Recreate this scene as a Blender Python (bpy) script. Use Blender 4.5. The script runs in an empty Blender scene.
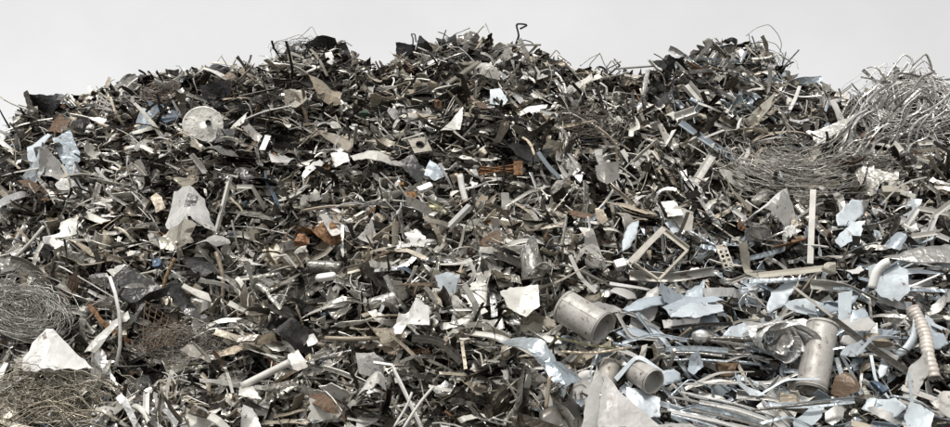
import bpy, math, random
import numpy as np
from mathutils import Vector
from mathutils.bvhtree import BVHTree
from mathutils.geometry import delaunay_2d_cdt
R = math.radians
rng = np.random.default_rng(7)
random.seed(7)
S = bpy.context.scene
COL = S.collection

# ------------------------------------------------------------------ camera
CZ, PITCH, HFOV = 2.0, R(8.0), R(50)
FPX = 475.0 / math.tan(HFOV / 2)
CAM = np.array([0, 0, CZ])
FW = np.array([0, math.cos(PITCH), math.sin(PITCH)])
UP = np.array([0, -math.sin(PITCH), math.cos(PITCH)])
RT = np.array([1.0, 0, 0])
cd = bpy.data.cameras.new('camera'); cam = bpy.data.objects.new('camera', cd); COL.objects.link(cam)
cam.location = (0, 0, CZ); cam.rotation_euler = (math.pi / 2 + PITCH, 0, 0)
cd.angle = HFOV; cd.clip_end = 5000; cd.clip_start = 0.1
S.camera = cam

def ray(px, py):
    d = FW + (px - 475) / FPX * RT - (py - 213.5) / FPX * UP
    return d / np.linalg.norm(d)
def proj(p):
    q = np.asarray(p, float) - CAM
    d = q @ FW
    return 475 + FPX * (q @ RT) / d, 213.5 - FPX * (q @ UP) / d, d
def nrm(v):
    v = np.asarray(v, float); return v / (np.linalg.norm(v) + 1e-12)

# ------------------------------------------------------------------ noise
def vnoise(x, y, seed):
    xi, yi = np.floor(x).astype(int), np.floor(y).astype(int)
    xf, yf = x - xi, y - yi
    def h(a, b):
        n = (a * 374761393 + b * 668265263 + seed * 974634777) & 0xffffffff
        n = ((n ^ (n >> 13)) * 1274126177) & 0xffffffff
        return ((n ^ (n >> 16)) & 0xffff) / 65535.0
    u, v = xf * xf * (3 - 2 * xf), yf * yf * (3 - 2 * yf)
    return (h(xi, yi) * (1 - u) + h(xi + 1, yi) * u) * (1 - v) + (h(xi, yi + 1) * (1 - u) + h(xi + 1, yi + 1) * u) * v - .5

# ------------------------------------------------------------------ materials
def mat_scrap(name, metallic, rough, dirt=.5, rust=.0, bump=.25, scale=6.0, dirtcol=(.07, .06, .048), dents=.25):
    m = bpy.data.materials.new(name); m.use_nodes = True
    nt = m.node_tree; N = nt.nodes; L = nt.links
    b = N['Principled BSDF']
    at = N.new('ShaderNodeAttribute'); at.attribute_name = 'col'
    tc = N.new('ShaderNodeNewGeometry')
    n1 = N.new('ShaderNodeTexNoise'); n1.inputs['Scale'].default_value = scale; n1.inputs['Detail'].default_value = 6; n1.inputs['Roughness'].default_value = .68
    L.new(tc.outputs['Position'], n1.inputs['Vector'])
    r1 = N.new('ShaderNodeMapRange'); r1.inputs[1].default_value = .42; r1.inputs[2].default_value = .72
    r1.inputs[4].default_value = dirt
    L.new(n1.outputs['Fac'], r1.inputs[0])
    mx = N.new('ShaderNodeMix'); mx.data_type = 'RGBA'
    L.new(r1.outputs[0], mx.inputs[0]); L.new(at.outputs['Color'], mx.inputs[6]); mx.inputs[7].default_value = (*dirtcol, 1)
    last = mx.outputs[2]
    n2 = N.new('ShaderNodeTexNoise'); n2.inputs['Scale'].default_value = scale * 3.1; n2.inputs['Detail'].default_value = 4
    L.new(tc.outputs['Position'], n2.inputs['Vector'])
    if rust > 0:
        r2 = N.new('ShaderNodeMapRange'); r2.inputs[1].default_value = .62 - rust * .35; r2.inputs[2].default_value = .72 - rust * .3; r2.inputs[4].default_value = .85
        L.new(n2.outputs['Fac'], r2.inputs[0])
        m2 = N.new('ShaderNodeMix'); m2.data_type = 'RGBA'; L.new(r2.outputs[0], m2.inputs[0]); L.new(last, m2.inputs[6]); m2.inputs[7].default_value = (.10, .055, .03, 1)
        last = m2.outputs[2]
    L.new(last, b.inputs['Base Color'])
    rr = N.new('ShaderNodeMapRange'); rr.inputs[1].default_value = .3; rr.inputs[2].default_value = .7
    rr.inputs[3].default_value = max(.08, rough - .12); rr.inputs[4].default_value = min(1, rough + .2)
    L.new(n2.outputs['Fac'], rr.inputs[0]); L.new(rr.outputs[0], b.inputs['Roughness'])
    if metallic > 0:
        ms = N.new('ShaderNodeMapRange'); ms.inputs[3].default_value = metallic; ms.inputs[4].default_value = metallic * .35
        L.new(r1.outputs[0], ms.inputs[0]); L.new(ms.outputs[0], b.inputs['Metallic'])
    bp = N.new('ShaderNodeBump'); bp.inputs['Strength'].default_value = bump; bp.inputs['Distance'].default_value = .02
    L.new(n1.outputs['Fac'], bp.inputs['Height'])
    n3 = N.new('ShaderNodeTexNoise'); n3.inputs['Scale'].default_value = 9; n3.inputs['Detail'].default_value = 1.5; n3.inputs['Distortion'].default_value = .8     # hand-sized dents
    L.new(tc.outputs['Position'], n3.inputs['Vector'])
    b3 = N.new('ShaderNodeBump'); b3.inputs['Strength'].default_value = dents; b3.inputs['Distance'].default_value = .08
    L.new(n3.outputs['Fac'], b3.inputs['Height']); L.new(bp.outputs[0], b3.inputs['Normal']); L.new(b3.outputs[0], b.inputs['Normal'])
    return m
M = {
    'drum': mat_scrap('drum_paint', .25, .5, .5, .03, bump=.2, scale=5, dents=.05),
    'satin': mat_scrap('satin_metal', .5, .42, .42, rust=.04, bump=.12, scale=3, dents=.04),
    'bare': mat_scrap('bare_metal', .8, .35, .5, dents=.38),
    'shiny': mat_scrap('shiny_metal', .85, .3, .3, bump=.15, scale=4),
    'paint': mat_scrap('worn_paint', .25, .45, .4, .05),
    'clean': mat_scrap('pale_paint', .2, .42, .4, .02, bump=.2, scale=3, dents=.07),
    'smooth': mat_scrap('smooth_paint', .1, .45, .3, .0, bump=.08, scale=5, dents=.0),
    'dirty': mat_scrap('dirty_metal', .8, .36, .5, .06, dirtcol=(.03, .026, .021)),
    'rust': mat_scrap('rusty_iron', .1, .7, .3, .5, scale=8),
    'wire': mat_scrap('steel_wire', .6, .4, .4),
}
def mat_ground(name, c1, c2, sc, rough=.95, bump=.6):
    m = bpy.data.materials.new(name); m.use_nodes = True
    nt = m.node_tree; N = nt.nodes; L = nt.links; b = N['Principled BSDF']
    tc = N.new('ShaderNodeNewGeometry'); n = N.new('ShaderNodeTexNoise'); n.inputs['Scale'].default_value = sc; n.inputs['Detail'].default_value = 8
    L.new(tc.outputs['Position'], n.inputs['Vector'])
    r = N.new('ShaderNodeValToRGB'); r.color_ramp.elements[0].position = .35; r.color_ramp.elements[1].position = .65
    r.color_ramp.elements[0].color = (*c1, 1); r.color_ramp.elements[1].color = (*c2, 1)
    L.new(n.outputs['Fac'], r.inputs[0]); L.new(r.outputs[0], b.inputs['Base Color']); b.inputs['Roughness'].default_value = rough
    bp = N.new('ShaderNodeBump'); bp.inputs['Strength'].default_value = bump; bp.inputs['Distance'].default_value = .05
    L.new(n.outputs['Fac'], bp.inputs['Height']); L.new(bp.outputs[0], b.inputs['Normal'])
    return m
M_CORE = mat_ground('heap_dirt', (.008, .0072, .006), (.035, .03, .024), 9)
M_GROUND = mat_ground('yard_dirt', (.05, .045, .04), (.11, .10, .09), 1.3)

# ------------------------------------------------------------------ mesh writing
def mk(name, V, F, mat, col=None, smooth=False, parent=None):
    """V (n,3); F list of index arrays each (k,3) or (k,4); col a colour or (n,3)"""
    me = bpy.data.meshes.new(name)
    V = np.asarray(V, np.float32)
    F = [np.asarray(f, np.int32) for f in F if len(f)]
    loops = np.concatenate([f.ravel() for f in F])
    tot = np.concatenate([np.full(len(f), f.shape[1], np.int32) for f in F])
    st = np.concatenate([[0], np.cumsum(tot)[:-1]]).astype(np.int32)
    me.vertices.add(len(V)); me.vertices.foreach_set('co', V.ravel())
    me.loops.add(len(loops)); me.loops.foreach_set('vertex_index', loops)
    me.polygons.add(len(tot)); me.polygons.foreach_set('loop_start', st); me.polygons.foreach_set('loop_total', tot)
    sm = np.zeros(len(tot), bool); sm[:] = smooth
    me.polygons.foreach_set('use_smooth', sm)
    me.update(calc_edges=True)
    if col is not None:
        c = np.ones((len(V), 4), np.float32); c[:, :3] = col
        a = me.attributes.new('col', 'FLOAT_COLOR', 'POINT'); a.data.foreach_set('color', c.ravel())
    me.materials.append(M[mat] if isinstance(mat, str) else mat)
    o = bpy.data.objects.new(name, me); COL.objects.link(o)
    if parent is not None:
        o.parent = parent; q = parent; off = np.zeros(3)
        while q is not None: off += np.array(q.location); q = q.parent
        V2 = V - off.astype(np.float32); me.vertices.foreach_set('co', V2.ravel()); me.update()
    return o
def tag(o, label, cat, group=None):
    o['label'] = label; o['category'] = cat
    if group: o['group'] = group
    return o
def recenter(o):
    """put the origin of a thing at the middle of its mesh"""
    me = o.data; n = len(me.vertices); a = np.empty(n * 3, np.float32); me.vertices.foreach_get('co', a); a = a.reshape(-1, 3)
    c = (a.min(0) + a.max(0)) / 2; a -= c; me.vertices.foreach_set('co', a.ravel()); o.location = c
    me.update()
    return o

# ------------------------------------------------------------------ shape generators (local, metres)
def thick_grid(P, t, wrap=False):
    n, m = P.shape[:2]
    du = np.gradient(P, axis=0)
    if wrap: dv = np.roll(P, -1, 1) - np.roll(P, 1, 1)
    else: dv = np.gradient(P, axis=1)
    Nn = np.cross(du, dv); Nn /= np.linalg.norm(Nn, axis=2, keepdims=True) + 1e-9
    A = (P + Nn * t / 2).reshape(-1, 3); B = (P - Nn * t / 2).reshape(-1, 3); k = n * m
    i = np.arange(n - 1)[:, None]; mm = m if wrap else m - 1; j = np.arange(mm)[None, :]; j2 = (j + 1) % m
    a, b, c, d = (i * m + j), ((i + 1) * m + j), ((i + 1) * m + j2), (i * m + j2)
    q = np.stack([a, b, c, d], -1).reshape(-1, 4)
    F = [q, q[:, ::-1] + k]
    def side(e):
        e = np.asarray(e); return np.stack([e[:-1], e[1:], e[1:] + k, e[:-1] + k], -1)
    if wrap:
        r0 = np.r_[np.arange(m), 0]; r1 = r0 + (n - 1) * m
        F += [side(r0), side(r1)[:, ::-1]]
    else:
        F += [side(np.arange(m)), side(np.arange(m) + (n - 1) * m)[:, ::-1], side(np.arange(n) * m)[:, ::-1], side(np.arange(n) * m + m - 1)]
    return np.vstack([A, B]), np.vstack(F)

def rot_about(P, p0, ax, ang):
    ax = nrm(ax); v = P - p0; c, s = np.cos(ang)[..., None], np.sin(ang)[..., None]
    return p0 + v * c + np.cross(ax, v) * s + ax * (v @ ax)[..., None] * (1 - c)

def gen_sheet(g, w, h, t=.004, nx=9, ny=7, folds=1, crumple=.3, curl=0., torn=.12):
    u = np.linspace(-.5, .5, nx); v = np.linspace(-.5, .5, ny)
    U, Vv = np.meshgrid(u, v, indexing='ij')
    X, Y = U * w, Vv * h
    # irregular outline: shear, taper, cut corners, ragged rim
    X = X * (1 + g.uniform(-.5, .5) * Vv) + Y * g.uniform(-.5, .5); Y = Y * (1 + g.uniform(-.6, .6) * U)
    for sx in (-1, 1):
        for sy in (-1, 1):
            if g.random() < .4:
                k = g.uniform(.2, .6); d = np.clip(sx * U + sy * Vv - (1 - k) , 0, None)
                X -= sx * d * w * .55; Y -= sy * d * h * .55
    rim = np.zeros_like(U); rim[0] = rim[-1] = 1; rim[:, 0] = rim[:, -1] = 1
    X += rim * g.normal(0, torn * w * .35, U.shape); Y += rim * g.normal(0, torn * h * .5, U.shape)
    Z = np.zeros_like(X); sz = max(w, h)
    for _ in range(int(2 + crumple * 8)):
        a = g.uniform(0, math.pi); c = g.uniform(-.4, .4) * min(w, h)
        Z += g.normal(0, 1) * crumple * .45 * np.abs(X * math.cos(a) + Y * math.sin(a) - c)
    Z -= Z.mean()
    P = np.stack([X, Y, Z], -1)
    if curl:
        # bend round a cylinder along x
        k = curl / w; Zc = P[..., 2]; th = P[..., 0] * k
        r = 1 / k
        P = np.stack([(r - Zc) * np.sin(th), P[..., 1], r - (r - Zc) * np.cos(th)], -1)
    else:
        for s in range(folds):
            a = g.uniform(0, 2 * math.pi); n = np.array([math.cos(a), math.sin(a)])
            c = g.uniform(.05, .35) * (abs(n[0]) * w + abs(n[1]) * h) * .5
            d = X * n[0] + Y * n[1] - c
            ang = np.clip(d / (.05 * sz + 1e-6), 0, 1) * g.uniform(.5, 2.0) * g.choice([-1, 1])
            P = rot_about(P, np.array([n[0] * c, n[1] * c, 0]), np.array([-n[1], n[0], 0]), ang)
    return thick_grid(P, t)

PROF = {
    'flat': [(-.5, 0), (.5, 0)],
    'L': [(-.5, .5), (-.5, -.5), (.5, -.5)],
    'C': [(-.5, .3), (-.5, -.3), (.5, -.3), (.5, .3)],
    'U': [(-.5, .35), (-.38, -.1), (0, -.3), (.38, -.1), (.5, .35)],
    'cup': [(-.5, .12), (-.2, -.02), (.2, -.02), (.5, .12)],
}
def ring(k, sy=1.): return [(.5 * math.cos(2 * math.pi * i / k), .5 * sy * math.sin(2 * math.pi * i / k)) for i in range(k)]
def sweep(path, prof, w, t, up=(0, 0, 1), twist=None, hscale=1., wvar=None):
    path = np.asarray(path, float); n = len(path); T = np.gradient(path, axis=0); T /= np.linalg.norm(T, axis=1, keepdims=True) + 1e-9
    wrap = prof in ('round', 'box', 'hex')
    pr = np.array(ring(10) if prof == 'round' else ring(6) if prof == 'hex' else [(-.5, -.3), (.5, -.3), (.5, .3), (-.5, .3)] if prof == 'box' else PROF[prof]) * w
    pr[:, 1] *= hscale
    u = nrm(up); P = []
    for i in range(n):
        u = u - T[i] * (u @ T[i])
        if np.linalg.norm(u) < 1e-3: u = np.cross(T[i], [1, .3, .2])
        u = nrm(u); s = np.cross(T[i], u)
        a = twist[i] if twist is not None else 0
        uu, ss = u * math.cos(a) + s * math.sin(a), s * math.cos(a) - u * math.sin(a)
        k = wvar[i] if wvar is not None else 1
        P.append(path[i] + k * (pr[:, :1] * ss + pr[:, 1:] * uu))
    return thick_grid(np.array(P), t, wrap)
def gen_path(g, L, n=8, bend=.3, kinks=0, wob=0.):
    T = np.array([1., 0, 0]); p = np.zeros(3); out = [p]; ax = nrm(g.normal(0, 1, 3) * [.3, .6, 1]); step = L / (n - 1)
    kk = set(g.integers(2, n - 1, kinks)) if kinks else ()
    for i in range(1, n):
        a = bend / (n - 1) + g.normal(0, wob)
        T = rot_about(T[None], np.zeros(3), ax, np.array([a]))[0]
        if i in kk: T = rot_about(T[None], np.zeros(3), nrm(g.normal(0, 1, 3)), np.array([g.uniform(.4, 1.5)]))[0]
        p = p + T * step; out.append(p)
    out = np.array(out); return out - (out.min(0) + out.max(0)) / 2
def gen_bar(g, L, w, prof='flat', t=.005, n=8, bend=.3, kinks=0, twist=.3, wob=.05, taper=False):
    path = gen_path(g, L, n, bend, kinks, wob)
    tw = g.uniform(0, 6) * 0 + np.linspace(0, g.normal(0, twist), n)
    wv = 1 + g.normal(0, .12, n) if prof == 'flat' else None
    if taper: wv = np.linspace(1, .15, n) * (1 + g.normal(0, .1, n))
    return sweep(path, prof, w, t, twist=tw, wvar=wv)
def box_grid(k):
    """unit cube surface, k divisions, welded"""
    idx = {}; V = []; F = []
    def vid(p):
        q = tuple(int(x) for x in p)
        if q not in idx: idx[q] = len(V); V.append(q)
        return idx[q]
    for ax in range(3):
        a, b = [i for i in range(3) if i != ax]
        for sgn in (0, k):
            for i in range(k):
                for j in range(k):
                    c = []
                    for (di, dj) in ((0, 0), (1, 0), (1, 1), (0, 1)):
                        p = [0, 0, 0]; p[ax] = sgn; p[a] = i + di; p[b] = j + dj; c.append(vid(p))
                    flip = (sgn == 0) ^ (ax == 1)
                    F.append(c[::-1] if flip else c)
    return np.array(V) / k - .5, np.array(F)
BG4, BG6, BG8 = box_grid(4), box_grid(6), box_grid(9)
def gen_lump(g, a, b, c, crush=.5, rnd=0., k=6, cuts=6):
    V, F = {4: BG4, 6: BG6, 9: BG8}[k]
    V = V.copy()
    if rnd > 0:
        s = V / (np.linalg.norm(V, axis=1, keepdims=True)) * .5; V = V * (1 - rnd) + s * rnd
    V = V * [a, b, c]; sz = max(a, b, c)
    for _ in range(cuts):
        n = nrm(g.normal(0, 1, 3)); ex = np.abs(V @ n).max(); d = ex * g.uniform(.25, .8)
        o = np.clip(V @ n - d, 0, None); V = V - n * (o * g.uniform(.6, 1.5) * min(1, crush * 1.6))[:, None]
    for _ in range(5):
        n = nrm(g.normal(0, 1, 3)); ax = nrm(g.normal(0, 1, 3)); c0 = g.uniform(-.3, .3) * sz
        V = V + ax * (g.normal(0, .12) * crush * np.abs(V @ n - c0))[:, None]
    V = V + g.normal(0, .014 * crush * sz, V.shape)
    return V, F
def gen_tube(L, d, t, k=28, n=5, g=None, dent=0., arc=2 * math.pi):
    """open cylinder along x"""
    x = np.linspace(-L / 2, L / 2, n); th = np.linspace(0, 2 * math.pi, k, endpoint=False)
    X, T = np.meshgrid(x, th, indexing='ij'); r = np.full_like(X, d / 2)
    if dent and g is not None:
        for _ in range(4):
            a = g.uniform(0, 6.28); r -= dent * d * g.uniform(.3, 1) * np.exp(-((np.angle(np.exp(1j * (T - a)))) ** 2) / .3) * (.5 + .5 * np.sin(X / L * g.uniform(2, 5) + g.uniform(0, 6)))
    return thick_grid(np.stack([X, r * np.cos(T), r * np.sin(T)], -1), t, True)

def basis(zdir, xdir):
    z = nrm(zdir); x = np.asarray(xdir, float); x = x - z * (x @ z)
    if np.linalg.norm(x) < 1e-4: x = np.cross(z, [.3, .5, .8])
    x = nrm(x); return np.stack([x, np.cross(z, x), z], 1)

# ------------------------------------------------------------------ the heap's body
SKY = np.array([(-400, 330), (-250, 260), (-100, 210), (0, 162), (20, 140), (27, 108), (75, 104), (95, 94), (120, 86), (150, 78), (175, 74), (205, 70), (240, 68), (262, 72), (278, 58), (300, 51), (345, 52), (368, 70), (392, 66), (402, 54), (450, 44), (485, 42), (515, 50), (545, 58), (570, 72), (610, 74), (640, 82), (655, 70), (690, 60), (704, 48), (730, 43), (762, 52), (785, 78), (820, 90), (850, 100), (872, 92), (900, 76), (930, 76), (950, 95), (1000, 90), (1100, 100), (1300, 160), (1500, 230)], float)
YC = 19.0
Y0 = 11.2
def crest(x):
    z = np.full_like(x, 7.0)
    for _ in range(12):
        d = YC * math.cos(PITCH) + (z - CZ) * math.sin(PITCH)
        px = 475 + FPX * x / d; py = np.interp(px, SKY[:, 0], SKY[:, 1])
        e = PITCH + np.arctan((213.5 - py) / FPX)
        z = CZ + YC * np.tan(e)
    return np.maximum(z, 1.0)
def hz(x, y, pits=1.):
    H = crest(x); s = np.clip((y - Y0) / (YC - Y0), 0, None)
    pr = np.where(s < 1, s ** .92, 1 - .75 * (s - 1) ** 1.1 * (s > 1))
    damp = np.clip(1.1 - s, .12, 1) * np.clip(s * 4, 0, 1)
    n = vnoise(x * .45 + 9, y * .45, 3) * 1.1 + vnoise(x * 1.1, y * 1.1, 5) * .55 + vnoise(x * 2.6, y * 2.6, 8) * .28
    # ledges: layers of scrap that overhang darker hollows
    st = np.sin((y * 1.9 + x * .35 + 2.2 * vnoise(x * .5, y * .5, 21)) * 2.1)
    pit = np.clip(vnoise(x * 1.9 + 40, y * 2.1, 31) + .02, 0, 1) * 1.5 + np.clip(vnoise(x * .9 + 3, y * 1.3, 33) - .12, 0, 1) * 1.6
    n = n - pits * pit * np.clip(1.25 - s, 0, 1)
    return np.clip(H * pr, -.3, None) + damp * (n + .16 * st) - np.where(s <= 0, .5, 0)
gx = np.arange(-15, 15.01, .11); gy = np.arange(10.6, 32, .11)
GX, GY = np.meshgrid(gx, gy, indexing='ij'); GZ = hz(GX, GY)
nX, nY = GX.shape
i = np.arange(nX - 1)[:, None]; j = np.arange(nY - 1)[None]
Q = np.stack([i * nY + j, (i + 1) * nY + j, (i + 1) * nY + j + 1, i * nY + j + 1], -1).reshape(-1, 4)
CV = np.stack([GX, GY, GZ], -1).reshape(-1, 3)
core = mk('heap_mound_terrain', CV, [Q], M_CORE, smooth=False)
core['kind'] = 'structure'
tree = BVHTree.FromPolygons([tuple(v) for v in CV.tolist()], Q.tolist())
k = 600
gr = mk('ground', [(-k, -k, 0), (k, -k, 0), (k, k, 0), (-k, k, 0)], [[(0, 1, 2, 3)]], M_GROUND); gr['kind'] = 'structure'

tree_env = BVHTree.FromPolygons([tuple(v) for v in np.stack([GX, GY, hz(GX, GY, 0.)], -1).reshape(-1, 3).tolist()], Q.tolist())   # the heap's outer face, without its hollows
def hit(px, py, tree=tree):
    d = ray(px, py)
    l, n, _, dist = tree.ray_cast(Vector(CAM), Vector(d))
    if l is None or l.y > 22: return None, None
    return np.array(l), np.array(n)
def at(px, py, lift=0.):
    if lift > .2: lift += .16
    """point seen at that place of the heap's face, moved LIFT metres towards the viewer's side"""
    l, n = hit(px, py, tree_env)
    if l is None:
        d = ray(px, py); l = CAM + d * (YC - .1) / d[1]
    d = ray(px, py)
    return l - d * lift
def mpp(p): return ((np.asarray(p) - CAM) @ FW) / FPX

# ------------------------------------------------------------------ hero bookkeeping
HERO = []       # (px, py, landmark phrase)
MASK = np.zeros((470, 1000), np.int16)      # where the hand placed pieces lie, to keep loose scrap behind them
MASKY, MASKX = np.mgrid[0:470, 0:1000]
def mask_disc(px, py, r):
    y0, y1, x0, x1 = int(max(0, py - r)), int(min(469, py + r)), int(max(0, px - r)), int(min(999, px + r))
    if y1 > y0 and x1 > x0:
        s = (slice(y0, y1 + 1), slice(x0, x1 + 1)); MASK[s] |= ((MASKX[s] - px) ** 2 + (MASKY[s] - py) ** 2 <= r * r)
def mask_line(pts, r):
    for a, b in zip(pts[:-1], pts[1:]):
        L = math.hypot(b[0] - a[0], b[1] - a[1]); n = max(2, int(L / max(1, r * .6)))
        for q in np.linspace(0, 1, n): mask_disc(a[0] + (b[0] - a[0]) * q, a[1] + (b[1] - a[1]) * q, r)
def mask_poly(poly):
    P = np.array(poly, float); ins = np.zeros(MASK.shape, bool); k = len(P)
    for a in range(k):
        (x1, y1), (x2, y2) = P[a], P[(a + 1) % k]
        c = ((y1 > MASKY) != (y2 > MASKY)) & (MASKX < (x2 - x1) * (MASKY - y1) / (y2 - y1 + 1e-9) + x1); ins ^= c
    MASK[ins] = 1
def masked(px, py):
    return 0 <= py < 470 and 0 <= px < 1000 and MASK[int(py), int(px)]
def reg(o, px, py, lm):
    if lm: HERO.append((px, py, lm))
    return recenter(o) if o.type == 'MESH' else o

C = dict(white=(.86, .85, .82), pale=(.64, .62, .575), lgrey=(.46, .45, .43), grey=(.27, .26, .24), dgrey=(.09, .09, .09), black=(.025, .025, .027),
         blue=(.42, .48, .525), pblue=(.58, .635, .67), dblue=(.13, .17, .22), tan=(.33, .28, .21), beige=(.44, .41, .345), brown=(.15, .10, .065), dbrown=(.07, .05, .035),
         orange=(.33, .16, .07), olive=(.12, .115, .07), green=(.03, .12, .07), alu=(.76, .755, .73), steel=(.5, .48, .445), warm=(.45, .42, .37))

def sheet(poly, col, label, lm=None, name='metal_sheet', cat='metal sheet', mat='clean', tilt=38, yaw=0, lift=.35, crease=(), crumple=.12, t=.007, seed=1, curl=0., sub=9, smooth=False, parent=None):
    """a flat cut piece: its outline, a tilt of its own, creases and dents, and a thickness"""
    crumple = crumple * (1.4 if crumple > .08 else .8) + .015; sub = 12
    g = np.random.default_rng(seed * 101 + int(poly[0][0] * 7 + poly[0][1]))
    P2 = np.array(poly, float); c = P2.mean(0); A = at(c[0], c[1], lift)
    tr, yr = R(tilt), R(yaw)
    n = np.array([math.sin(yr) * math.cos(tr), -math.cos(yr) * math.cos(tr), math.sin(tr)])
    B = basis(n, [1, 0, 0])
    pts = []
    for (x, y) in P2:
        d = ray(x, y); s = ((A - CAM) @ n) / (d @ n); pts.append(((CAM + d * s - A) @ B)[:2])
    pts = np.array(pts); sz = np.ptp(pts, axis=0).max()
    # rim cut into short lengths, slightly ragged
    rim = []; step = sz / sub
    for a in range(len(pts)):
        p, q = pts[a], pts[(a + 1) % len(pts)]; L = np.linalg.norm(q - p); k = max(1, int(L / step))
        for s in range(k):
            f = s / k; rim.append(p + (q - p) * f + (g.normal(0, .012 * sz, 2) if s else 0))
    rim = np.array(rim); nr = len(rim)
    def inside(p):
        r = False
        for a in range(nr):
            x1, y1 = rim[a]; x2, y2 = rim[(a + 1) % nr]
            if (y1 > p[1]) != (y2 > p[1]) and p[0] < (x2 - x1) * (p[1] - y1) / (y2 - y1 + 1e-12) + x1: r = not r
        return r
    inner = []
    lo, hi = pts.min(0), pts.max(0)
    for x in np.arange(lo[0], hi[0], step):
        for y in np.arange(lo[1], hi[1], step):
            p = np.array([x, y]) + g.uniform(-.25, .25, 2) * step
            if inside(p) and np.linalg.norm(rim - p, axis=1).min() > step * .45: inner.append(p)
    allp = np.vstack([rim] + ([np.array(inner)] if inner else []))
    vo, eo, fo, *_ = delaunay_2d_cdt([Vector(p) for p in allp], [], [list(range(nr))], 1, 1e-5)
    W = np.array([(v.x, v.y) for v in vo]); F = np.array([f[:] for f in fo if len(f) == 3])
    Z = np.zeros(len(W))
    for _ in range(6):
        a = g.uniform(0, math.pi); Z += g.normal(0, 1) * crumple * np.abs(W @ [math.cos(a), math.sin(a)] - g.uniform(-.3, .3) * sz)
    for (p, q, slope) in crease:     # ridge or valley through two picture points
        def loc(m):
            d = ray(*m); s = ((A - CAM) @ n) / (d @ n); return ((CAM + d * s - A) @ B)[:2]
        a, b = loc(p), loc(q); e = nrm(b - a); dd = (W - a) @ np.array([-e[1], e[0]]); Z += -slope * np.abs(dd)
    for _ in range(2):
        a = g.uniform(0, math.pi); e = W @ [math.cos(a), math.sin(a)] - g.uniform(-.25, .25) * sz; Z += g.choice([-1, 1]) * g.uniform(.25, .7) * np.clip(e, 0, None) * (1 if crumple > .06 else .15)
    Z -= Z.mean()
    if curl:
        Z += curl * (W[:, 0] ** 2) / sz
    # area weighted normals for the thickness
    P3 = np.column_stack([W, Z]); fn = np.cross(P3[F[:, 1]] - P3[F[:, 0]], P3[F[:, 2]] - P3[F[:, 0]])
    if fn[:, 2].sum() < 0: F = F[:, ::-1]; fn = -fn
    vn = np.zeros_like(P3)
    for a in range(3): np.add.at(vn, F[:, a], fn)
    vn /= np.linalg.norm(vn, axis=1, keepdims=True) + 1e-12
    V = np.vstack([P3 + vn * t / 2, P3 - vn * t / 2]) @ B.T + A; nv = len(P3)
    ed = {}
    for f in F:
        for a in range(3): ed[(f[a], f[(a + 1) % 3])] = 1
    bd = [(a, b) for (a, b) in ed if (b, a) not in ed]
    side = np.array([(b, a, a + nv, b + nv) for a, b in bd])
    o = mk(name, V, [F, F[:, ::-1] + nv, side], mat, C.get(col, col), smooth, parent)
    mask_poly(poly)
    if parent is None:
        tag(o, label, cat); reg(o, c[0], c[1], lm)
    return o

def bar(pts, wpx, col, label, lm=None, prof='flat', name='metal_bar', cat='metal bar', mat='smooth', lift=.35, depth=None, t=.006, up=(0, -.4, .9), sag=0., n=9, twist=0., hscale=1., smooth=False, bend=None, parent=None, taper=None):
    P = []
    for q, (x, y) in enumerate(pts):
        P.append(at(x, y, lift))
    P = np.array(P)
    # keep a straight member straight: run depth evenly between the ends
    if len(P) > 2 or depth is not None:
        L = np.r_[0, np.cumsum(np.linalg.norm(np.diff(np.array(pts, float), axis=0), axis=1))]; L = L / L[-1]
        y0, y1 = P[0][1], P[-1][1]
        if depth is not None: y1 = y0 + depth
        for q in range(len(P)):
            d = ray(*pts[q]); yy = y0 + (y1 - y0) * L[q]; P[q] = CAM + d * (yy / d[1])
    # smooth path through the points
    L = np.r_[0, np.cumsum(np.linalg.norm(np.diff(P, axis=0), axis=1))]; s = np.linspace(0, L[-1], n)
    path = np.stack([np.interp(s, L, P[:, a]) for a in range(3)], 1)
    if len(P) > 2:
        for _ in range(2): path[1:-1] = .25 * path[:-2] + .5 * path[1:-1] + .25 * path[2:]
    w = wpx * mpp(P[0])
    V, F = sweep(path, prof, w, t, up=up, twist=np.linspace(0, twist, n), hscale=hscale, wvar=None if taper is None else np.linspace(1, taper, n))
    o = mk(name, V, [F], mat, C.get(col, col), smooth or prof in ('round', 'hex'), parent)
    mask_line(pts, max(2.5, wpx * .5 + 1.5))
    if parent is None:
        m = len(pts) // 2; cx, cy = np.mean(np.array(pts), 0); tag(o, label, cat); reg(o, cx, cy, lm)
    return o

def lump(px, py, wpx, hpx, dpx, col, label, lm=None, ang=0, tilt=30, yaw=0, crush=.5, rnd=.0, name='crushed_box', cat='crushed box', mat='clean', lift=.25, seed=1, k=6, cuts=6, smooth=False):
    g = np.random.default_rng(seed * 77 + int(px)); A = at(px, py, lift); s = mpp(A)
    V, F = gen_lump(g, wpx * s, hpx * s, dpx * s, crush, rnd, k, cuts)
    tr, yr = R(tilt), R(yaw); n = np.array([math.sin(yr) * math.cos(tr), -math.cos(yr) * math.cos(tr), math.sin(tr)])
    B = basis(n, [1, 0, 0]); ca, sa = math.cos(R(ang)), math.sin(R(ang)); B = B @ np.array([[ca, -sa, 0], [sa, ca, 0], [0, 0, 1]])
    o = mk(name, V @ B.T + A, [F], mat, C.get(col, col), smooth)
    mask_line([(px - math.cos(R(ang)) * wpx * .3, py + math.sin(R(ang)) * wpx * .3), (px + math.cos(R(ang)) * wpx * .3, py - math.sin(R(ang)) * wpx * .3)], min(wpx, hpx) * .45)
    tag(o, label, cat); return reg(o, px, py, lm)

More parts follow.
